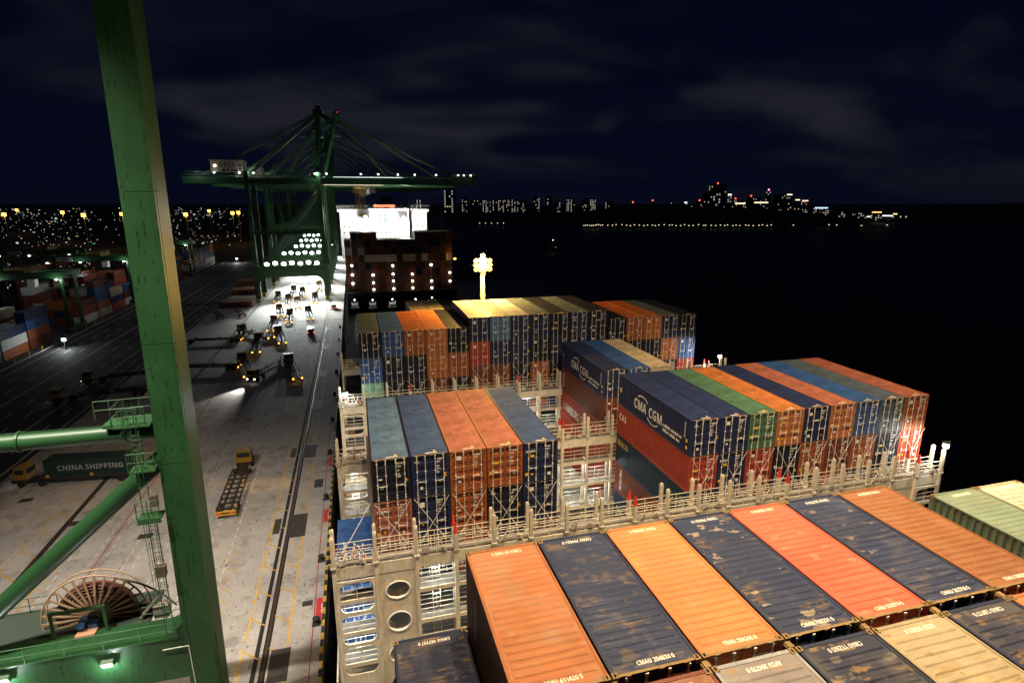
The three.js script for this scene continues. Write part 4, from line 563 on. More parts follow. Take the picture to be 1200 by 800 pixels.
// ---------------------------------------------------------------- cranes further along the quay
function farCrane(z, label, o = {}) {
  const t = thing('quay_crane', label, 'crane', [o.x || 0, 0, z], 0, 'quay cranes in a row along the berth'), W = -11.6, L = -38.3, m = craneFarM, D = 17;
  for (const x of [W, L]) for (const dz of [0, -D]) { mesh('leg', prism([x - 1.0, x + 1.0, dz - 0.9, dz + 0.9], [x - 0.75, x + 0.75, dz - 0.8, dz + 0.8], 1.4, 49.5), m, t); mesh('bogie', [bx(x - 0.7, x + 0.7, 0.3, 1.4, dz - 2.6, dz + 2.6), ...[-2, -0.7, 0.7, 2].map((q) => clean(new THREE.CylinderGeometry(0.35, 0.35, 0.5, 10).rotateZ(Math.PI / 2).translate(x, 0.36, dz + q)))], mat([0.45, 0.28, 0.04], 0.6), t); }
  for (const dz of [0, -D]) { // portal beam with haunched corners
    const s = new THREE.Shape(), a = W - 0.9, b = L + 0.9; s.moveTo(a, 14.5); s.lineTo(a, 6.5); s.quadraticCurveTo(a - 0.4, 9.6, a - 3, 9.9); s.lineTo(b + 3, 9.9); s.quadraticCurveTo(b + 0.4, 9.6, b, 6.5); s.lineTo(b, 14.5); s.lineTo(a, 14.5);
    mesh('portal_beam', clean(new THREE.ExtrudeGeometry(s, { depth: 1.5, bevelEnabled: false, curveSegments: 8 }).translate(0, 0, dz - 0.75)), m, t);
    mesh('diagonal', bar(V(L + 2.2, 14.3, dz), V(W - 0.4, 46.2, dz), 1.2, 1.3), m, t);
    mesh('tie_beam', bx(L + 0.8, W - 0.8, 27, 28.4, dz - 0.5, dz + 0.5), m, t);
    mesh('top_beam', bx(L + 0.8, W - 0.8, 46.4, 48.6, dz - 0.7, dz + 0.7), m, t);
  }
  for (const x of [W, L]) { mesh('sill_beam', bx(x - 0.7, x + 0.7, 10.5, 13.5, -D + 0.8, -0.8), m, t); mesh('sill_beam', bx(x - 0.8, x + 0.8, 49.4, 51.2, -D - 1, 1), m, t); }
  for (const dz of [-5.6, -11.4]) mesh('boom', [bx(-62, 52.8, 46.6, 49.3, dz - 0.55, dz + 0.55), bx(-62, 53.5, 49.9, 50.1, dz - 1.3, dz + 1.3), ...Array.from({ length: 38 }, (_, k) => bx(-60 + k * 3, -59.9 + k * 3, 50.1, 51.1, dz + 1.2, dz + 1.28)), bx(-61, 53, 51.0, 51.1, dz + 1.2, dz + 1.28)], m, t);
  mesh('boom_tip', [bx(49, 54, 47.4, 49.2, -11.2, -5.8), bx(50.5, 53.6, 50.1, 51.7, -10.5, -6.5)], mat([0.35, 0.22, 0.04], 0.6), t);
  const A = o.apex || V(-10.3, 74.5, -8.5);
  for (const dz of [-2.2, 2.2]) { mesh('mast', bar(V(W, 51, -8.5 + dz * 2.6), A.clone().add(V(0, 0, dz)), 1.4, 1.4), m, t); mesh('mast_stay', bar(V(L, 51, -8.5 + dz * 2.6), A.clone().add(V(-0.5, -0.6, dz)), 0.8, 0.8), m, t); }
  mesh('mast_head', [cbx(A.x, A.y, A.z, 3.4, 1.6, 6.5), bx(A.x - 2.2, A.x + 2.8, A.y + 0.8, A.y + 1.0, A.z - 3, A.z + 3), bx(A.x - 0.9, A.x + 0.9, A.y + 1, A.y + 2.6, A.z - 1, A.z + 1), cbx(A.x, A.y - 9, A.z, 2.6, 0.6, 7)], m, t);
  for (const dz of [-2.6, 2.6]) { for (const x of [20, 46]) mesh('forestay', bar(A.clone().add(V(0, 0, dz)), V(x, 50, -8.5 + dz), 0.42, 0.5), m, t); mesh('backstay', bar(A.clone().add(V(0, 0, dz)), V(-55, 50, -8.5 + dz), 0.42, 0.5), m, t); mesh('backstay', bar(A.clone().add(V(0, -1.5, dz)), V(-24, 50, -8.5 + dz), 0.5, 0.5), m, t); }
  const house = mesh('machinery_house', [bx(-51.2, -39.7, 51.0, 55.3, -13.5, -3.6), bx(-51.5, -39.4, 55.3, 55.5, -13.8, -3.3)], mat([0.42, 0.36, 0.28], 0.7, { map: grime }), t);
  if (o.detail) { const g = text('PSA', 1.7); g.translate(-44.3, 52.9, -3.59); mesh('lettering', g, mat([0.04, 0.05, 0.06], 0.6), house); const k = clean(new THREE.RingGeometry(0.45, 1.0, 4, 1).translate(-47.6, 53.7, -3.585)); mesh('emblem', k, mat([0.04, 0.05, 0.06], 0.6), house); mesh('window', [cbx(-40.6, 53.6, -3.6, 0.9, 0.6, 0.05), cbx(-40.7, 52.2, -3.6, 0.7, 0.7, 0.05), ...[-46.6, -45.2, -43.6, -42.3].map((x) => cbx(x, 51.7, -3.6, 0.9, 0.9, 0.05))], darkM, house); mesh('house_lamp', cbx(-49.6, 53.3, -3.4, 0.7, 0.7, 0.1), lampWarm, house); }
  mesh('trolley', [bx(2, 8, 45.6, 46.5, -11.6, -5.4)], mat([0.3, 0.18, 0.03], 0.6), t); mesh('cab', [bx(8.2, 10.6, 43.2, 45.8, -9.6, -7.4)], mat([0.5, 0.48, 0.42], 0.5), t); mesh('spreader', [bx(3.6, 6.4, 34, 34.6, -14.5, -2.5), ...[[-13, 4], [-4, 4], [-13, 6], [-4, 6]].map(([dz, x]) => rod(V(x, 34.6, dz), V(x, 45.6, dz * 0.4 - 5), 0.05, 4))], yellowM, t);
  // lamps along the walkway of the boom and on the leg heads
  const spots = o.detail ? [-50, -41, -36, -13, -8.5, 5, 12, 20, 27, 36, 45.5, 48, 51] : [-50, -13, 8, 30, 45, 51];
  for (const x of spots) mesh('boom_lamp', [cbx(x, 50.7, -2.7, 0.55, 0.45, 0.3)], x > 44 || x < -40 ? lampCool : lampSmall, t);
  mesh('strip_lamp', [bx(-6, 22, 49.45, 49.62, -4.9, -4.75)], glow(0.85, 1, 0.95, 1.6), t); if (o.detail) mesh('strip_lamp', [bx(-10, 14, 46.35, 46.5, -4.9, -4.75)], glow(1, 0.85, 0.6, 1.6), t);
  if (o.apex) mesh('beacon_lamp', cbx(A.x + 0.5, A.y + 1.4, A.z + 3.3, 0.4, 0.4, 0.4), glow(1, 0.05, 0.03, 1.5), t);
  point(z % 2 ? -56 : -57, 51.6, z - 0.6, COOL, 60, 8); point(-12.2, 50.6, z + 1.8, COOL, 60, 8); point(-36, 51.4, z - 1, COOL, 30, 8);
  // work lamps on the portal beam
  for (let k = 0; k < 7; k++) { const x = [-34, -30.8, -27.6, -24.4, -21.2, -18, -14.8][k] + (o.shift || 0), l = new THREE.Group(); l.name = 'work_lamp'; l.position.set(x, 15.2 + (k % 2) * 0.35, 0.55); l.rotation.x = 0.55; t.add(l); mesh('housing', clean(new THREE.CylinderGeometry(0.5, 0.98, 0.6, 16).rotateX(-Math.PI / 2).translate(0, 0, -0.32)), darkM, l); mesh('lamp_glass', clean(new THREE.CylinderGeometry(0.93, 0.93, 0.08, 18).rotateX(Math.PI / 2).translate(0, 0, 0.03)), lampCool, l); mesh('bracket', bx(-0.1, 0.1, -1.2, -0.75, -0.3, -0.1), darkM, l); }
  for (const x of [-31, -20]) spot(V((o.x || 0) + x, 15.0, z + 1.4), V((o.x || 0) + x + (x < -25 ? 9 : 3), 0, z + 20), COOL, 9500, 46, 0.9, 30);
  return t;
}
farCrane(-250, 'green quay crane with lettered machinery house straddling the bright quay', { detail: true });
farCrane(-300, 'second green crane along the berth, behind the lettered one', { shift: 1.5, apex: V(-4, 80, -8.5) });
farCrane(-347, 'third green crane along the berth', { shift: 3 });
farCrane(-397, 'fourth green crane along the berth', { shift: 2 });
farCrane(-455, 'fifth green crane along the berth, farthest along the row', {});

// ---------------------------------------------------------------- the ship ahead
{
  const o = thing('container_ship', 'ship ahead with white bridge house behind a dark wall of containers', 'ship', [0, 0, 0]), Z0 = -236;
  mesh('hull', [bx(-3.4, 40.2, WATER - 2, 4.6, -470, Z0 + 3)], mat([0.02, 0.016, 0.014], 0.6), o);
  const hw = mat([0.72, 0.73, 0.72], 0.6), p = (px, py, z) => onZ(px, py, z);
  const a = p(397, 243, -300), b = p(501, 280, -300), c0 = p(431, 241, -297), c1 = p(480, 280, -297);
  const house = mesh('bridge_house', [bx(a.x, b.x, 12, 34.6, -310, -300), bx(c0.x, c1.x, 12, 36.4, -312, -297)], hw, o);
  mesh('bridge_wing', [bx(a.x - 1, b.x + 1, 34.6, 36.0, -308, -299)], hw, o);
  const rl = []; for (let x = a.x - 1; x < b.x + 1; x += 1.1) rl.push(rod(V(x, 36, -299.2), V(x, 37.6, -299.2), 0.07, 4)); rl.push(bx(a.x - 1, b.x + 1, 37.55, 37.65, -299.25, -299.15)); for (const [x, h] of [[12, 3], [25, 3.5], [29, 5], [31, 4.4], [33, 4.6], [34.5, 4.4], [5, 2.2]]) rl.push(rod(V(x, 36, -303), V(x, 36 + h, -303), 0.2, 6));
  mesh('railing', rl, hw, o).userData.kind = 'stuff';
  for (const x of [10.2, 12.8, 15.4]) mesh('window', [bx(x, x + 2.1, 29.6, 34.0, -297.02, -296.95)], mat([0.16, 0.2, 0.24], 0.3), house);
  for (const y of [17, 20, 23, 26, 29, 32]) mesh('deck_edge', [bx(a.x, b.x, y, y + 0.12, -300, -299.9), bx(c0.x, c1.x, y, y + 0.12, -297, -296.9)], mat([0.5, 0.51, 0.5], 0.6), house);
  { const ws = []; for (const y of [21.3, 24.3, 27.3]) for (let x = a.x + 1.5; x < b.x - 1; x += 2.4) if (x < c0.x - 0.8 || x > c1.x + 0.8) ws.push(bx(x, x + 0.7, y, y + 0.8, -300, -299.95)); for (const y of [18.3, 21.3, 24.3]) for (let x = c0.x + 1.2; x < c1.x - 1; x += 2.2) ws.push(bx(x, x + 0.7, y, y + 0.8, -297, -296.95)); mesh('small_window', ws, mat([0.10, 0.12, 0.14], 0.3), house).userData.kind = 'stuff'; }
  mesh('orange_band', bx(11, 21.5, 36.7, 38.2, -298.2, -297.9), mat([0.6, 0.10, 0.04], 0.6), o);
  mesh('funnel', [bx(15, 21, 37, 42, -316, -311)], darkM, o);
  for (const [px, py, tx] of [[428, 253, 2], [473, 254, 30]]) { const q = p(px, py, -293); const l = mesh('house_lamp', cbx(q.x, q.y, q.z, 1.0, 0.8, 0.4), lampWhite, o); point(q.x, q.y - 0.2, q.z + 0.9, WHITE, 1700, 12); }
  // containers on deck
  const r = rng(91), pal = ['umber', 'umber', 'brown', 'umber', 'ink', 'umber', 'umber', 'brown'], body = merge([cbx(0, HC / 2, -6, 2.34, HC - 0.1, 12.1), ...[-1, 1].map((s) => cbx(s * 1.15, HC / 2, 0.02, 0.14, HC, 0.16)), cbx(0, HC - 0.06, 0.02, 2.2, 0.12, 0.14), cbx(0, 0.07, 0.02, 2.2, 0.13, 0.14), ...[-0.85, -0.3, 0.3, 0.85].map((x) => rod(V(x, 0.1, 0.09), V(x, HC - 0.1, 0.09), 0.035, 4))]);
  for (let j = 0; j < 8; j++) for (let k = 0; k < 17; k++) {
    if (j === 7 && !(k < 5 && k > 0) && !(k > 10)) continue;
    let c = pal[Math.floor(r() * pal.length)]; if (j === 4 && [3, 4, 5, 6, 7, 9, 10, 12, 16].includes(k)) c = 'beige'; if (j === 5 && (k === 0 || k === 2)) c = 'grey';
    const m = mesh('stern_container', body, paintM[c]); m.position.set(-2.05 + k * 2.5, 4.62 + j * (HC + 0.02), Z0);
    tag(m, `${CN[c]} container, ${NUM[j]} tier up, ${NUM[k]} from quay, stern wall of the ship ahead`, 'container', 'containers on the ship ahead');
  }
  // lashing bridge lamps between the stacks
  const post = mat([0.3, 0.28, 0.24], 0.7);
  for (const [px, ys] of [[412, [311, 322, 332]], [437, [322, 331, 339]], [460, [311, 321, 329, 338]], [483, [321, 329, 337]], [505, [310, 329, 337]], [527, [319, 329]]]) {
    const b0 = onZ(px, ys[0], Z0 + 1.6), s = thing('lamp_column', 'column of white work lamps on the stern of the ship ahead', 'lamp', [b0.x, 4.62, Z0 + 1.6], 0, 'lamp columns on the ship ahead');
    mesh('column', bx(-0.12, 0.12, 0, b0.y - 4, -0.12, 0.12), post, s);
    for (const y of ys) { const q = onZ(px, y, Z0 + 1.6); mesh('lamp', cbx(0, q.y - 4.62, 0.25, 0.85, 0.6, 0.3), y % 2 ? glow(1, 0.86, 0.66, 7) : glow(1, 0.95, 0.85, 9), s); mesh('tray', bx(-0.9, 0.9, q.y - 5.6, q.y - 5.5, -0.1, 0.5), post, s); point(q.x, q.y - 0.1, Z0 + 2.3, WHITE, 2, 4); }
  }
  const s = onZ(533, 303, Z0 + 2); const l = tag(mesh('stern_lamp', cbx(s.x, s.y, s.z, 0.9, 0.7, 0.4), lampSodium), 'orange lamp on the seaward edge of the ship ahead', 'lamp'); point(s.x, s.y - 0.1, s.z + 0.7, SODIUM, 40, 5);
}
// ---------------------------------------------------------------- vehicles on the quay
const cabM = mat([0.30, 0.17, 0.025], 0.45), frameM = mat([0.05, 0.035, 0.025], 0.6, { map: grime }), glassM = mat([0.02, 0.03, 0.035], 0.12), bumperM = mat([0.62, 0.30, 0.03], 0.55);
function wheel(r, w) { return merge([clean(new THREE.CylinderGeometry(r, r, w, 16).rotateZ(Math.PI / 2)), clean(new THREE.CylinderGeometry(r * 0.45, r * 0.5, w + 0.06, 10).rotateZ(Math.PI / 2))]); }
const wheelG = wheel(0.5, 0.34);
function truck(label, group, o = {}) { // yard tractor (cab towards -z) with a skeletal trailer of length L
  const L = o.L || 13.5, t = thing('yard_truck', label, 'truck', [0, 0, 0], 0, group), rear = L / 2 + 2.3, front = -L / 2 + 2.3;
  mesh('chassis', [bx(-0.62, -0.44, 1.0, 1.32, front - 1, rear), bx(0.44, 0.62, 1.0, 1.32, front - 1, rear), ...Array.from({ length: 9 }, (_, k) => bx(-1.2, 1.2, 1.1, 1.28, front + 0.6 + k * (L - 1.2) / 8 - 0.1, front + 0.6 + k * (L - 1.2) / 8 + 0.1)), bx(-1.24, -1.14, 1.05, 1.35, front, rear), bx(1.14, 1.24, 1.05, 1.35, front, rear)], frameM, t);
  mesh('container_guide', [[-1, front + 0.5], [1, front + 0.5], [-1, rear - 0.4], [1, rear - 0.4], [-1, 2.3], [1, 2.3]].map(([s, z]) => bx(s * 1.22 - 0.06, s * 1.22 + 0.06, 1.35, 1.75, z - 0.22, z + 0.22)), bumperM, t).userData.kind = 'stuff';
  mesh('bumper', [bx(-1.22, 1.22, 0.62, 0.78, rear, rear + 0.12), bx(-1.22, 1.22, 1.05, 1.22, rear, rear + 0.12), bx(-0.7, -0.6, 0.62, 1.2, rear, rear + 0.1), bx(0.6, 0.7, 0.62, 1.2, rear, rear + 0.1)], bumperM, t);
  const tz = front - 1.9; // tractor
  mesh('tractor_frame', [bx(-0.55, 0.55, 0.75, 1.05, tz - 2.0, tz + 2.6), bx(-1.2, 1.2, 0.7, 1.2, tz - 2.4, tz - 1.9), bx(-0.6, 0.6, 1.05, 1.25, tz + 0.8, tz + 2.0)], frameM, t);
  const cab = mesh('cab', [prism([-1.15, 1.15, tz - 2.2, tz - 0.3], [-1.05, 1.05, tz - 1.95, tz - 0.4], 1.15, 2.85), bx(-1.1, 1.1, 2.85, 2.95, tz - 2.0, tz - 0.35)], cabM, t);
  mesh('window', [bx(-0.9, 0.9, 2.0, 2.7, tz - 0.37, tz - 0.30), bx(-0.9, 0.9, 1.95, 2.7, tz - 2.19, tz - 2.05), bx(-1.125, -1.085, 2.0, 2.65, tz - 1.8, tz - 0.7), bx(1.085, 1.125, 2.0, 2.65, tz - 1.8, tz - 0.7)], glassM, cab);
  mesh('beacon', [rod(V(0.6, 2.95, tz - 1), V(0.6, 3.2, tz - 1), 0.1, 8)], bumperM, cab);
  const ws = [[tz - 1.3, 1], [tz + 1.4, 1], [rear - 1.1, 1], [rear - 2.5, 1]];
  for (const [z] of ws) for (const s of [-1, 1]) { const m = mesh('wheel', wheelG, rubberM, t); m.position.set(s * 0.98, 0.5, z); }
  for (const s of [-1, 1]) { mesh('tail_lamp', [cbx(s * 0.95, 0.93, rear + 0.07, 0.34, 0.2, 0.1)], o.lit ? (o.tail || lampRed) : redM, t); mesh('headlamp', cbx(s * 0.85, 0.95, tz - 2.43, 0.3, 0.22, 0.08), o.lit ? lampWhite : whiteM, t); }
  return t;
}
const T0 = truck('unlit yard tractor with empty skeletal trailer parked near the crane rail', 'yard trucks on the quay', { L: 12.6 });
{ const a = onY(265, 610), b = onY(291, 537); T0.position.set((a.x + b.x) / 2, 0, (a.z + b.z) / 2 + 0.6); T0.rotation.y = Math.atan2(a.x - b.x, a.z - b.z); T0.scale.set(1, 1, 1); }
const T1 = truck('', 'yard trucks on the quay', { L: 13.2, lit: true, tail: lampAmber }); let used = false;
const putTruck = (px, py, deg, label) => { const p = onY(px, py), q = used ? T1.clone() : T1; if (used) { q.name = numbered('yard_truck'); q.userData = { ...T1.userData }; scene.add(q); } used = true; q.position.set(p.x, 0, p.z); q.rotation.y = deg * Math.PI / 180; q.userData.label = label; return q; };
const TL = 'lit yard truck with empty trailer in the queue leading under the cranes';
const lane = (x, z, deg) => { const q = putTruck(300, 400, deg, TL); q.position.set(x, 0, z); };
for (const [x, z, d] of [[-27.2, -146, 14], [-27.6, -169, 6], [-30.4, -184, 38], [-26.8, -196, 3], [-27, -219, 8], [-26.6, -243, 4], [-26.8, -268, 3], [-22.6, -178, 10], [-22.8, -208, 4], [-22.4, -236, 6], [-22.6, -262, 3], [-16.6, -212, 6], [-16.4, -246, 3], [-16.5, -282, 3], [-31.5, -252, 4]]) lane(x, z, d);
putTruck(343, 436, 12, 'lit yard truck turning beside the white ladder marking');
putTruck(236, 434, 80, 'yellow yard truck crossing the dark apron behind the crane leg');
putTruck(245, 402, 84, 'yard truck crossing the dark apron by the long road');
putTruck(118, 466, 95, 'yard truck waiting at the edge of the dark road');
putTruck(150, 444, 100, 'yard truck on the road edge against the green crane leg');
{ // head lamps of the truck that turns back towards us
  const p = onY(326, 437), t = putTruck(316, 436, 160, 'yard truck with its head lamps on, turning back along the quay');
  const d = V(0, 0, -1).applyAxisAngle(V(0, 1, 0), t.rotation.y), c = t.position.clone().addScaledVector(d, 10.5); spot(V(c.x, 1.0, c.z), V(c.x + d.x * 12, 0, c.z + d.z * 12), WHITE, 900, 26, 0.6, 4);
}
{ // truck with a green box crossing the apron
  const a = onY(38, 566), b = onY(150, 560), t = truck('truck carrying a dark green lettered container across the apron', 'yard trucks on the quay', { L: 12.6, lit: true });
  t.position.set((a.x + b.x) / 2, 0, (a.z + b.z) / 2); t.rotation.y = Math.PI / 2 - 0.12;
  const c = container('teal', t.position.x, 1.36, t.position.z, { level: 1, H: ST, label: 'dark green container with white lettering on the truck crossing the apron', turn: t.rotation.y });
  c.position.addScaledVector(V(Math.sin(t.rotation.y), 0, Math.cos(t.rotation.y)), 2.3);
  const g = text('CHINA SHIPPING', 0.78, fontB, 0.004, 1.0); g.rotateY(-Math.PI / 2).translate(-CW / 2 + 0.006, 0.95, 0); mesh('side_lettering', g, mat([0.36, 0.37, 0.36], 0.7), c);
}
function van(px, py, deg, label, m) { const p = onY(px, py), o = thing('service_van', label, 'van', [p.x, 0, p.z], deg * Math.PI / 180); mesh('body', [prism([-0.95, 0.95, -2.4, 2.4], [-0.95, 0.95, -2.35, 2.4], 0.35, 1.15), prism([-0.93, 0.93, -1.7, 2.38], [-0.8, 0.8, -1.0, 2.3], 1.15, 2.05)], m, o); mesh('window', [bx(-0.75, 0.75, 1.25, 1.85, 2.36, 2.40), bx(-0.93, -0.86, 1.25, 1.8, -1.0, 2.0), bx(0.86, 0.93, 1.25, 1.8, -1.0, 2.0)], glassM, o); for (const z of [-1.5, 1.5]) for (const s of [-1, 1]) { const w = mesh('wheel', wheelG, rubberM, o); w.scale.setScalar(0.68); w.position.set(s * 0.85, 0.34, z); } for (const s of [-1, 1]) mesh('tail_lamp', cbx(s * 0.8, 0.9, 2.42, 0.16, 0.3, 0.05), lampRed, o); return o; }
van(364, 391, 6, 'dark van on the bright quay lane beside the crane rail', mat([0.03, 0.035, 0.045], 0.3)); van(391, 362, 4, 'white van parked at the quay edge under the crane leg', whiteM);
// stacks of folded flat racks beside the road
{
  const fm = mat([0.34, 0.15, 0.09], 0.75, { map: grime });
  const rack = (x, y, z, turn, label) => { const o = thing('flat_rack', label, 'flat rack', [x, y, z], turn, 'folded flat racks beside the road'); mesh('bed', [bx(-6, 6, 0.12, 0.6, -1.2, 1.2)], fm, o); mesh('end_frame', [bx(-5.9, -3.6, 0.6, 0.8, -1.2, 1.2)], fm, o); mesh('end_frame', [bx(3.6, 5.9, 0.6, 0.8, -1.2, 1.2)], fm, o); mesh('skid', [bx(-5.8, -5, 0, 0.12, -1.2, 1.2), bx(5, 5.8, 0, 0.12, -1.2, 1.2)], fm, o); };
  for (const [px, py, n, w] of [[277, 360, 3, 'the first pile'], [289, 345, 3, 'the second pile'], [293, 335, 4, 'the third pile']]) { const p = onY(px, py); for (let q = 0; q < 3; q++) for (let k = 0; k < n; k++) rack(p.x, k * 0.82, p.z - q * 2.7, 0.02, `folded flat rack, ${NUM[k]} from ground, ${NUM[q]} row of ${w} beside road`); }
  for (const [px, py] of [[255, 371], [281, 369]]) { const p = onY(px, py), o = thing('parked_trailer', 'empty skeletal trailer parked beside the flat rack piles', 'trailer', [p.x, 0, p.z], 0.35, 'parked trailers by the flat racks'); mesh('frame', [bx(-0.6, -0.45, 1, 1.3, -6, 6), bx(0.45, 0.6, 1, 1.3, -6, 6), ...[-5.5, -3, 0, 3, 5.5].map((z) => bx(-1.2, 1.2, 1.05, 1.25, z - 0.15, z + 0.15))], frameM, o); mesh('bumper', bx(-1.2, 1.2, 0.7, 1.1, 6, 6.1), bumperM, o); for (const z of [3.4, 4.8]) for (const s of [-1, 1]) { const w = mesh('wheel', wheelG, rubberM, o); w.position.set(s * 0.95, 0.5, z); } mesh('landing_leg', [bx(-0.7, -0.55, 0, 1, -4, -3.85), bx(0.55, 0.7, 0, 1, -4, -3.85)], frameM, o); }
}
// ---------------------------------------------------------------- container yard behind the road
{
  const r = rng(303), pal = ['brown', 'rust', 'red', 'navy', 'blue', 'brown', 'ink', 'brown', 'navy', 'rust', 'white', 'beige'];
  const side = corrugated(11.9, 0.16, ST - 0.1, 0.56, 0.04, 0.3, 0.2), L = LEN40, G = boxGeos(L, ST), body = merge([G.frame.clone(), G.cast.clone(), side.clone().rotateY(Math.PI / 2).translate(CW / 2 - 0.012, 0, 0), side.clone().rotateY(-Math.PI / 2).translate(-CW / 2 + 0.012, 0, 0), bx(-1.15, 1.15, ST - 0.05, ST - 0.02, -6, 6), bx(-1.1, 1.1, 0.16, ST - 0.12, 6.0, 6.05), bx(-1.1, 1.1, 0.16, ST - 0.12, -6.05, -6.0), ...[-0.86, -0.32, 0.32, 0.86].map((x) => rod(V(x, 0.1, 6.1), V(x, ST - 0.08, 6.1), 0.025, 4))]);
  let n = 0; const yard = (x, y, z, c, turn, where) => { const m = mesh('yard_container', body, paintM[c]); m.position.set(x, y, z); m.rotation.y = turn; n++; tag(m, `${CN[c]} container, ${where}`, 'container', 'containers in the yard'); };
  const block = (name, x1, rows, z0, bays, hmax, hole) => { const Hh = []; for (let b = 0; b < bays; b++) { Hh.push([]); for (let q = 0; q < rows; q++) Hh[b].push(Math.max(1, Math.min(hmax, Math.round(hmax * (0.45 + 0.75 * r()))))); if (hole?.includes(b)) Hh[b].fill(0); }
    for (let b = 0; b < bays; b++) for (let q = 0; q < rows; q++) for (let k = 0; k < Hh[b][q]; k++) { // only boxes with a face in the open
      const open = q === 0 || b === 0 || k >= Hh[b][q] - 1 || k >= (Hh[b][q - 1] ?? 0) || k >= (Hh[b - 1]?.[q] ?? 0); if (!open) continue; if (b > 3 && q > 2) continue; yard(x1 - 1.25 - q * 2.6, k * (ST + 0.015), z0 - b * 12.9 - 6.1, pal[Math.floor(r() * pal.length)], r() > 0.5 ? 0 : Math.PI, `${NUM[k]} tier up, ${NUM[q]} from road, ${NUM[b]} bay of ${name}`); } };
  block('roadside yard block one', -88, 6, -158, 3, 4); block('roadside yard block two', -88, 6, -217, 4, 5); block('roadside yard block three', -88, 6, -300, 9, 5, [3]); block('inner yard block one', -122, 6, -180, 3, 5); block('inner yard block two', -125, 5, -260, 4, 5);
  // rail-mounted yard cranes over the blocks
  const yc = (x, z, label, lit) => { const o = thing('yard_crane', label, 'crane', [x, 0, z], 0, 'yard cranes over the container blocks'), m = craneFarM; for (const dx of [0, -31]) for (const dz of [0, -9]) mesh('leg', prism([dx - 0.45, dx + 0.45, dz - 0.45, dz + 0.45], [dx - 0.35, dx + 0.35, dz - 0.35, dz + 0.35], 0, 17), m, o); for (const dz of [0, -9]) mesh('girder', bx(-33, 2, 17, 18.9, dz - 0.6, dz + 0.6), m, o); mesh('trolley', bx(-14, -9, 18.9, 20.6, -9.4, 0.4), mat([0.3, 0.2, 0.06], 0.7), o); mesh('cab', bx(-9, -7, 14.5, 16.8, -2, 0.2), whiteM, o); for (const dx of [0, -31]) mesh('sill', bx(dx - 0.5, dx + 0.5, 0.4, 1.4, -11, 2), m, o);
    const pl = mesh('sign_panel', bx(-24, -18.5, 17.2, 18.8, 0.61, 0.68), mat([0.45, 0.42, 0.36], 0.7), o), g = text('PSA', 0.95); g.translate(-20.7, 17.55, 0.69); mesh('lettering', g, darkM, pl);
    for (const dx of [-1, -16, -27]) mesh('lamp', cbx(dx, 16.7, 0.75, 0.7, 0.4, 0.3), lampSmall, o); if (lit) { point(x - 1, 16.3, z + 1.2, COOL, 45, 6); point(x - 16, 16.3, z + 1.2, COOL, 32, 6); } };
  yc(-87.2, -206, 'green yard crane over the container blocks beside the road', true); yc(-87.2, -262, 'green yard crane over a far container block', true); yc(-87.2, -352, 'green yard crane over a far container block', true); yc(-121, -300, 'green yard crane over a far container block', false); yc(-121, -236, 'green yard crane over a far container block', false); yc(-158, -330, 'green yard crane over a far container block', false);
  // flood lamps standing low between road and yard
  for (const [px, py, i] of [[74, 398, 120], [277, 303, 160]]) { const q = onY(px, py, 2.6), o = thing('yard_floodlight', 'dazzling white flood lamp on a short stand at the yard edge', 'lamp', [q.x, 0, q.z], 0, 'flood lamps at the yard edge'); mesh('stand', [rod(V(0, 0, 0), V(0, 2.3, 0), 0.08, 8), bx(-0.5, 0.5, 0, 0.1, -0.5, 0.5)], darkM, o); mesh('housing', cbx(0, 2.6, -0.2, 1.1, 0.8, 0.25), darkM, o); mesh('lamp_glass', cbx(0, 2.6, 0, 1.0, 0.7, 0.1), lampCool, o); point(q.x + 0.1, 2.6, q.z + 0.5, COOL, i, 8); }
  // parked cars and low fence posts along the yard edge
  for (let k = 0; k < 26; k++) tag(mesh('marker_post', [bx(-0.1, 0.1, 0, 1.1, -0.1, 0.1), bx(-0.12, 0.12, 0.7, 0.9, -0.12, 0.12)], yellowM), 'short yellow marker post along the yard edge', 'post', 'yellow marker posts at the yard edge').position.set(-85, -0.02, -120 - k * 7);
}
{ // sodium street lamps on tall masts, far down the yard
  let first; for (const [px, py, d] of [[97, 248, 560], [142, 247, 600], [217, 248, 560], [73, 250, 700], [245, 248, 760], [272, 247, 620], [279, 248, 640], [4, 249, 600], [20, 250, 900]]) {
    const q = onZ(px, py, -d); if (first) { const c = dup(first, [q.x, 0, q.z]); } else { first = thing('lamp_mast', 'tall mast with orange street lamps far off in the yard', 'lamp', [q.x, 0, q.z], 0, 'orange lamp masts in the yard'); mesh('pole', rod(V(0, 0, 0), V(0, 28.6, 0), 0.3, 8, 0.16), mat([0.3, 0.3, 0.3], 0.6), first); mesh('arm', bx(-1.5, 1.5, 28.6, 28.8, -0.1, 0.1), mat([0.3, 0.3, 0.3], 0.6), first); for (const [x, y] of [[-0.8, 27.4], [0.8, 27.4], [-0.8, 28.95], [0.8, 28.95]]) mesh('lamp_head', bx(x - 0.7, x + 0.7, y, y + 1.1, 0, 1.2), lampSodium, first); }
    point(q.x, 27.2, q.z + 1.8, SODIUM, 120, 10);
  }
}
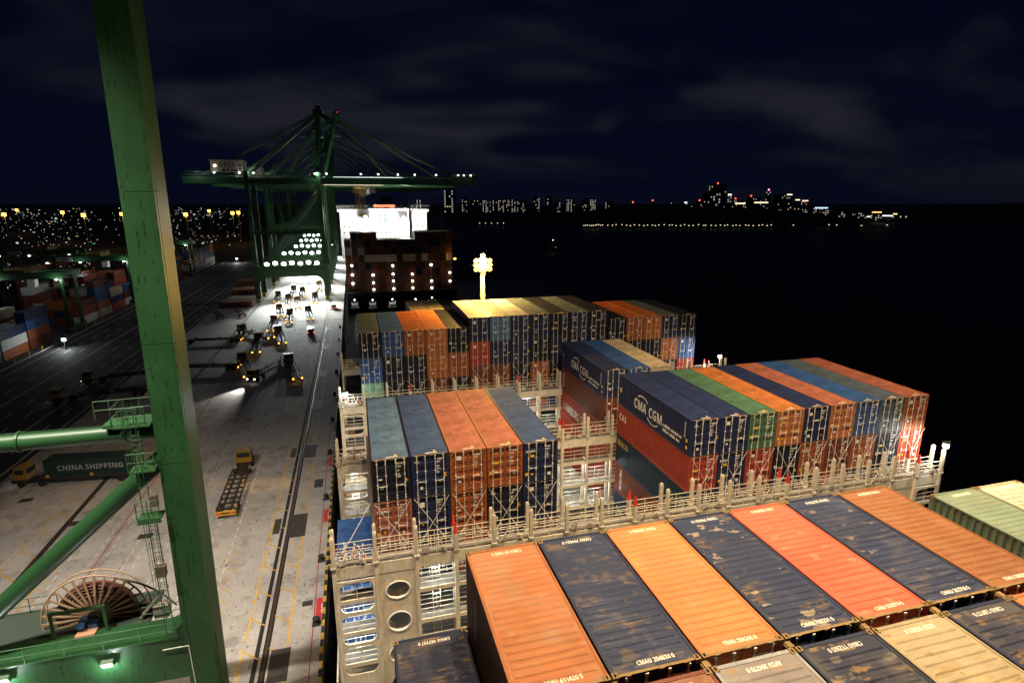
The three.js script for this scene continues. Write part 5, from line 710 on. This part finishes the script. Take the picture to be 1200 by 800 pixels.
// ---------------------------------------------------------------- far shore and town
{
  const r = rng(505), wallM = mat([0.10, 0.10, 0.11], 0.8), darkWall = mat([0.03, 0.03, 0.035], 0.8), win = [glow(1, 0.85, 0.55, 0.55), glow(1, 0.93, 0.8, 0.4), glow(0.8, 0.92, 1, 0.45), glow(1, 0.7, 0.35, 0.6)];
  const LABEL = { slab: ['pale slab block of flats with lit stairwells across the water', 'slab blocks of flats across the water'], town: ['distant town building with a few lit windows on the ridge', 'town buildings on the ridge'], port: ['low lit harbour building on the far point', 'harbour buildings on the far point'] };
  const perM = (d) => d / 705;
  function building(px, top, wpx, D, kind, lit, o = {}) {
    const dir = ray(px, 235); dir.y = 0; dir.normalize(); const k = D / dir.dot(V(CF.x, 0, CF.z).normalize()), c = V(dir.x * k, 0, dir.z * k), s = D / 690, w = Math.max(4, wpx * s), h = Math.max(3, 40 - (top - 235.4) * s), yaw = Math.atan2(-c.x, -c.z) + (o.turn || 0);
    const t = thing(o.name || 'building', o.label || LABEL[kind][0], 'building', [c.x, -2, c.z], yaw, o.label ? undefined : LABEL[kind][1]);
    mesh('wall', o.round ? clean(new THREE.CylinderGeometry(w / 2, w / 2, h + 2, 20).translate(0, (h + 2) / 2, 0)) : bx(-w / 2, w / 2, 0, h + 2, -w / 3 - 4, 0), kind === 'slab' ? wallM : darkWall, t); mesh('roof', bx(-w / 2 * 0.7, w / 2 * 0.7, h + 2, h + 5, -8, -2), darkWall, t);
    const a = [[], [], [], []], floors = Math.max(2, Math.floor(h / (o.fl || 3.4))), cols = Math.max(2, Math.floor(w / (o.cw || 4)));
    for (let i = 0; i < cols; i++) { const st = kind === 'slab' && r() < 0.35; for (let f = (o.low || 0); f < floors; f++) if (st ? r() < 0.85 : r() < lit) { const x = -w / 2 + (i + 0.5) * w / cols, y = 3 + f * h / floors; a[st ? 1 : Math.floor(r() * 4)].push(cbx(x, y, 0.12 + (o.round ? Math.sqrt(Math.max(0, w * w / 4 - x * x)) : 0), w / cols * 0.5, h / floors * 0.55, 0.2)); } }
    a.forEach((g, q) => { if (g.length) mesh('lit_window', g, win[q], t).userData.kind = 'stuff'; });
    if (o.beacon) mesh('beacon_lamp', cbx(0, h + 6, -2, s * 1.6, s * 1.6, s * 1.6), o.beacon === 2 ? glow(1, 0.15, 0.3, 6) : glow(1, 0.1, 0.05, 3), t);
    if (o.sign) mesh('roof_sign', cbx(0, h + 1.5, 0.4, w * 0.8, s * 1.3, 0.5), glow(...o.sign, 1.6), t);
    return t;
  }
  // slab blocks beyond the cranes
  building(527, 222, 14, 1500, 'slab', 0.16, { label: 'tall dark tower block behind the crane boom tip', name: 'tower_block', fl: 6, cw: 6 });
  for (const [px, top, w] of [[545, 233, 8], [556, 234, 9], [567, 234, 10], [578, 234, 9], [588, 234, 9], [597, 233, 8], [605, 235, 8], [614, 235, 7], [629, 231, 7], [643, 230, 8], [654, 236, 6], [669, 233, 10], [686, 233, 7], [695, 233, 7], [712, 236, 5], [717, 236, 4]]) building(px, top, w, 2100 + r() * 200, 'slab', 0.15, { fl: 5.5, cw: 5 });
  // town on the ridge
  building(840, 217, 20, 1700, 'town', 0.22, { round: true, beacon: 1, label: 'tall round tower with lit windows and red beacon on the ridge', name: 'tower_block', fl: 7, cw: 7 });
  for (const [px, top, w, o] of [[826, 227, 6], [855, 228, 5, { sign: [1, 0.95, 0.85] }], [862, 234, 7, { beacon: 1 }], [872, 235, 8], [880, 231, 8, { beacon: 1 }], [889, 232, 7], [900, 224, 6, { beacon: 2 }], [910, 229, 7], [917, 228, 6], [925, 228, 7, { sign: [1, 0.8, 0.6] }], [935, 234, 6, { sign: [1, 0.85, 0.5] }], [944, 235, 8, { sign: [1, 0.6, 0.45] }], [868, 238, 14, { sign: [1, 0.9, 0.55] }], [892, 237, 20, { sign: [1, 0.85, 0.5] }], [765, 236, 3, { beacon: 1 }], [788, 236, 3], [804, 237, 4, { sign: [0.9, 1, 1] }], [812, 240, 3], [742, 238, 3, { beacon: 1 }], [786, 240, 5], [820, 236, 6, { beacon: 1 }]]) building(px, top, w, 1900 + r() * 300, 'town', 0.20, { fl: 6, cw: 5, ...(o || {}) });
  for (const [px, top, w, o] of [[964, 243, 17, { sign: [0.45, 0.8, 1] }], [962, 250, 12], [976, 252, 10], [992, 247, 12], [1004, 249, 10], [1012, 246, 12], [1025, 253, 18, { sign: [0.95, 1, 1] }], [1042, 252, 16, { sign: [1, 0.98, 0.9] }], [1030, 248, 12, { sign: [1, 0.65, 0.2] }], [1052, 250, 5, { sign: [1, 0.75, 0.3] }], [948, 258, 5, { sign: [0.9, 0.95, 1] }], [1062, 251, 8]]) building(px, top, w, 1250 + r() * 150, 'port', 0.3, { fl: 4, cw: 4, ...(o || {}) });
  // wooded hills: ridges of ground with uneven tree-top outline
  const hillM = mat([0.014, 0.018, 0.012], 0.95);
  function ridge(name, pts, D, depth, label) {
    const P = [], I = []; let n = 0;
    for (let i = 0; i < pts.length - 1; i++) { const [x0, y0] = pts[i], [x1, y1] = pts[i + 1], m = Math.max(1, Math.round((x1 - x0) / 2)); for (let q = 0; q < m + (i === pts.length - 2 ? 1 : 0); q++) { const f = q / m, px = x0 + (x1 - x0) * f, dir = ray(px, 235); dir.y = 0; dir.normalize(); const k = D / dir.dot(V(CF.x, 0, CF.z).normalize()), top = y0 + (y1 - y0) * f, h = 40 - (top - 235.4) * D / 690 + (r() - 0.5) * 4 * D / 1000; P.push(dir.x * k, WATER - 1, dir.z * k, dir.x * (k + depth * 0.35), Math.max(-2, h * 0.55 + 3 * r()), dir.z * (k + depth * 0.35), dir.x * (k + depth * 0.7), Math.max(-1, h), dir.z * (k + depth * 0.7), dir.x * (k + depth), WATER - 1, dir.z * (k + depth)); n++; } }
    for (let i = 0; i < n - 1; i++) for (let q = 0; q < 3; q++) { const a = i * 4 + q, b = a + 4; I.push(a, b, b + 1, a, b + 1, a + 1); }
    const g = new THREE.BufferGeometry(); g.setAttribute('position', new THREE.Float32BufferAttribute(P, 3)); g.setIndex(I); g.computeVertexNormals(); struct(name, clean(g), hillM, label);
  }
  ridge('wooded_hill', [[520, 252], [600, 250], [660, 250], [720, 244], [770, 240], [830, 243], [880, 244], [930, 248], [980, 256], [1010, 262]], 1080, 260, 'black wooded shore across the water');
  ridge('far_hill', [[930, 255], [1040, 258], [1075, 250], [1120, 242], [1200, 238], [1330, 240]], 1200, 350, 'black headland at the open side of the water');
  ridge('far_ridge', [[-120, 244], [0, 243], [120, 246], [230, 244], [330, 243], [420, 244], [540, 245]], 2600, 600, 'dark low hills behind the terminal');
  // lamps along the waterfront
  let first; const px0 = []; for (let x = 684; x < 708; x += 2.2) px0.push(x + r()); for (let x = 712; x < 905; x += 5) px0.push(x + r() * 3); for (const x of [930, 972, 981, 1010, 1040]) px0.push(x);
  for (const px of px0) { const q = onY(px, 264.5 - r() * 1.2, 1.2); if (!first) { first = thing('shore_lamp', 'small yellow lamp on the far waterfront', 'lamp', [q.x, WATER, q.z], 0, 'lamps along the far waterfront'); mesh('pole', rod(V(0, 0, 0), V(0, 5, 0), 0.15, 5), darkM, first); mesh('lamp', cbx(0, 5, 0, 1.3, 1.1, 1.3), glow(1, 0.85, 0.5, 1.3), first); } else dup(first, [q.x, WATER, q.z]); }
  for (const px of [562, 569, 576, 583, 590]) { const q = onY(px, 261, 2); const o = dup(first, [q.x, WATER, q.z]); o.userData.label = 'orange lamp on the far jetty'; o.userData.group = 'lamps on the far jetty'; }
  { const q = onY(648, 293, WATER), o = thing('harbour_launch', 'small dark launch with a mast light on the black water', 'boat', [q.x, WATER, q.z], 0.6); mesh('hull', prism([-1.6, 1.6, -6, 6], [-2.2, 2.2, -7, 6.4], 0, 1.6), mat([0.12, 0.05, 0.04], 0.6), o); mesh('cabin', bx(-1.4, 1.4, 1.6, 4, -2, 3), mat([0.3, 0.25, 0.2], 0.6), o); mesh('mast', rod(V(0, 4, 0), V(0, 9, 0), 0.12, 6), darkM, o); mesh('mast_lamp', cbx(0, 9, 0, 0.7, 0.7, 0.7), glow(1, 0.85, 0.7, 2.5), o); mesh('cabin_lamp', cbx(0, 2.8, 3.1, 1.6, 0.5, 0.1), glow(1, 0.4, 0.15, 0.5), o); }
  // the mass of small lights in the yards and streets beyond
  const dots = [[], [], [], []]; for (let k = 0; k < 900; k++) { const px = -10 + 295 * r(), py = 243.5 + 95 * Math.pow(r(), 1.8); if (px > 110 && px < 190 && r() < 0.8) continue; const y = 3 + 15 * r(), q = onY(px, py, y), d = -q.z; if (d > 2400 || q.x > -86) continue; const s = (0.18 + 0.34 * r() * r()) * d / 620 + 0.05; dots[r() < 0.5 ? 0 : r() < 0.55 ? 1 : r() < 0.8 ? 2 : 3].push(cbx(q.x, q.y, q.z, s * (r() < 0.12 ? 5 : 1), s, s)); }
  dots.forEach((g, i) => { const m = mesh('distant_lights', g, [glow(0.9, 1, 0.97, 1.3), glow(1, 0.85, 0.6, 1.0), glow(1, 0.6, 0.2, 1.0), glow(0.2, 1, 0.5, 0.7)][i]); m.userData = { kind: 'stuff', label: ['countless small white lights in the yards beyond', 'countless small warm lights in the yards beyond', 'countless small orange lights in the yards beyond', 'countless small green lights in the yards beyond'][i], category: 'lights' }; });
}
renderer.render(scene, camera);
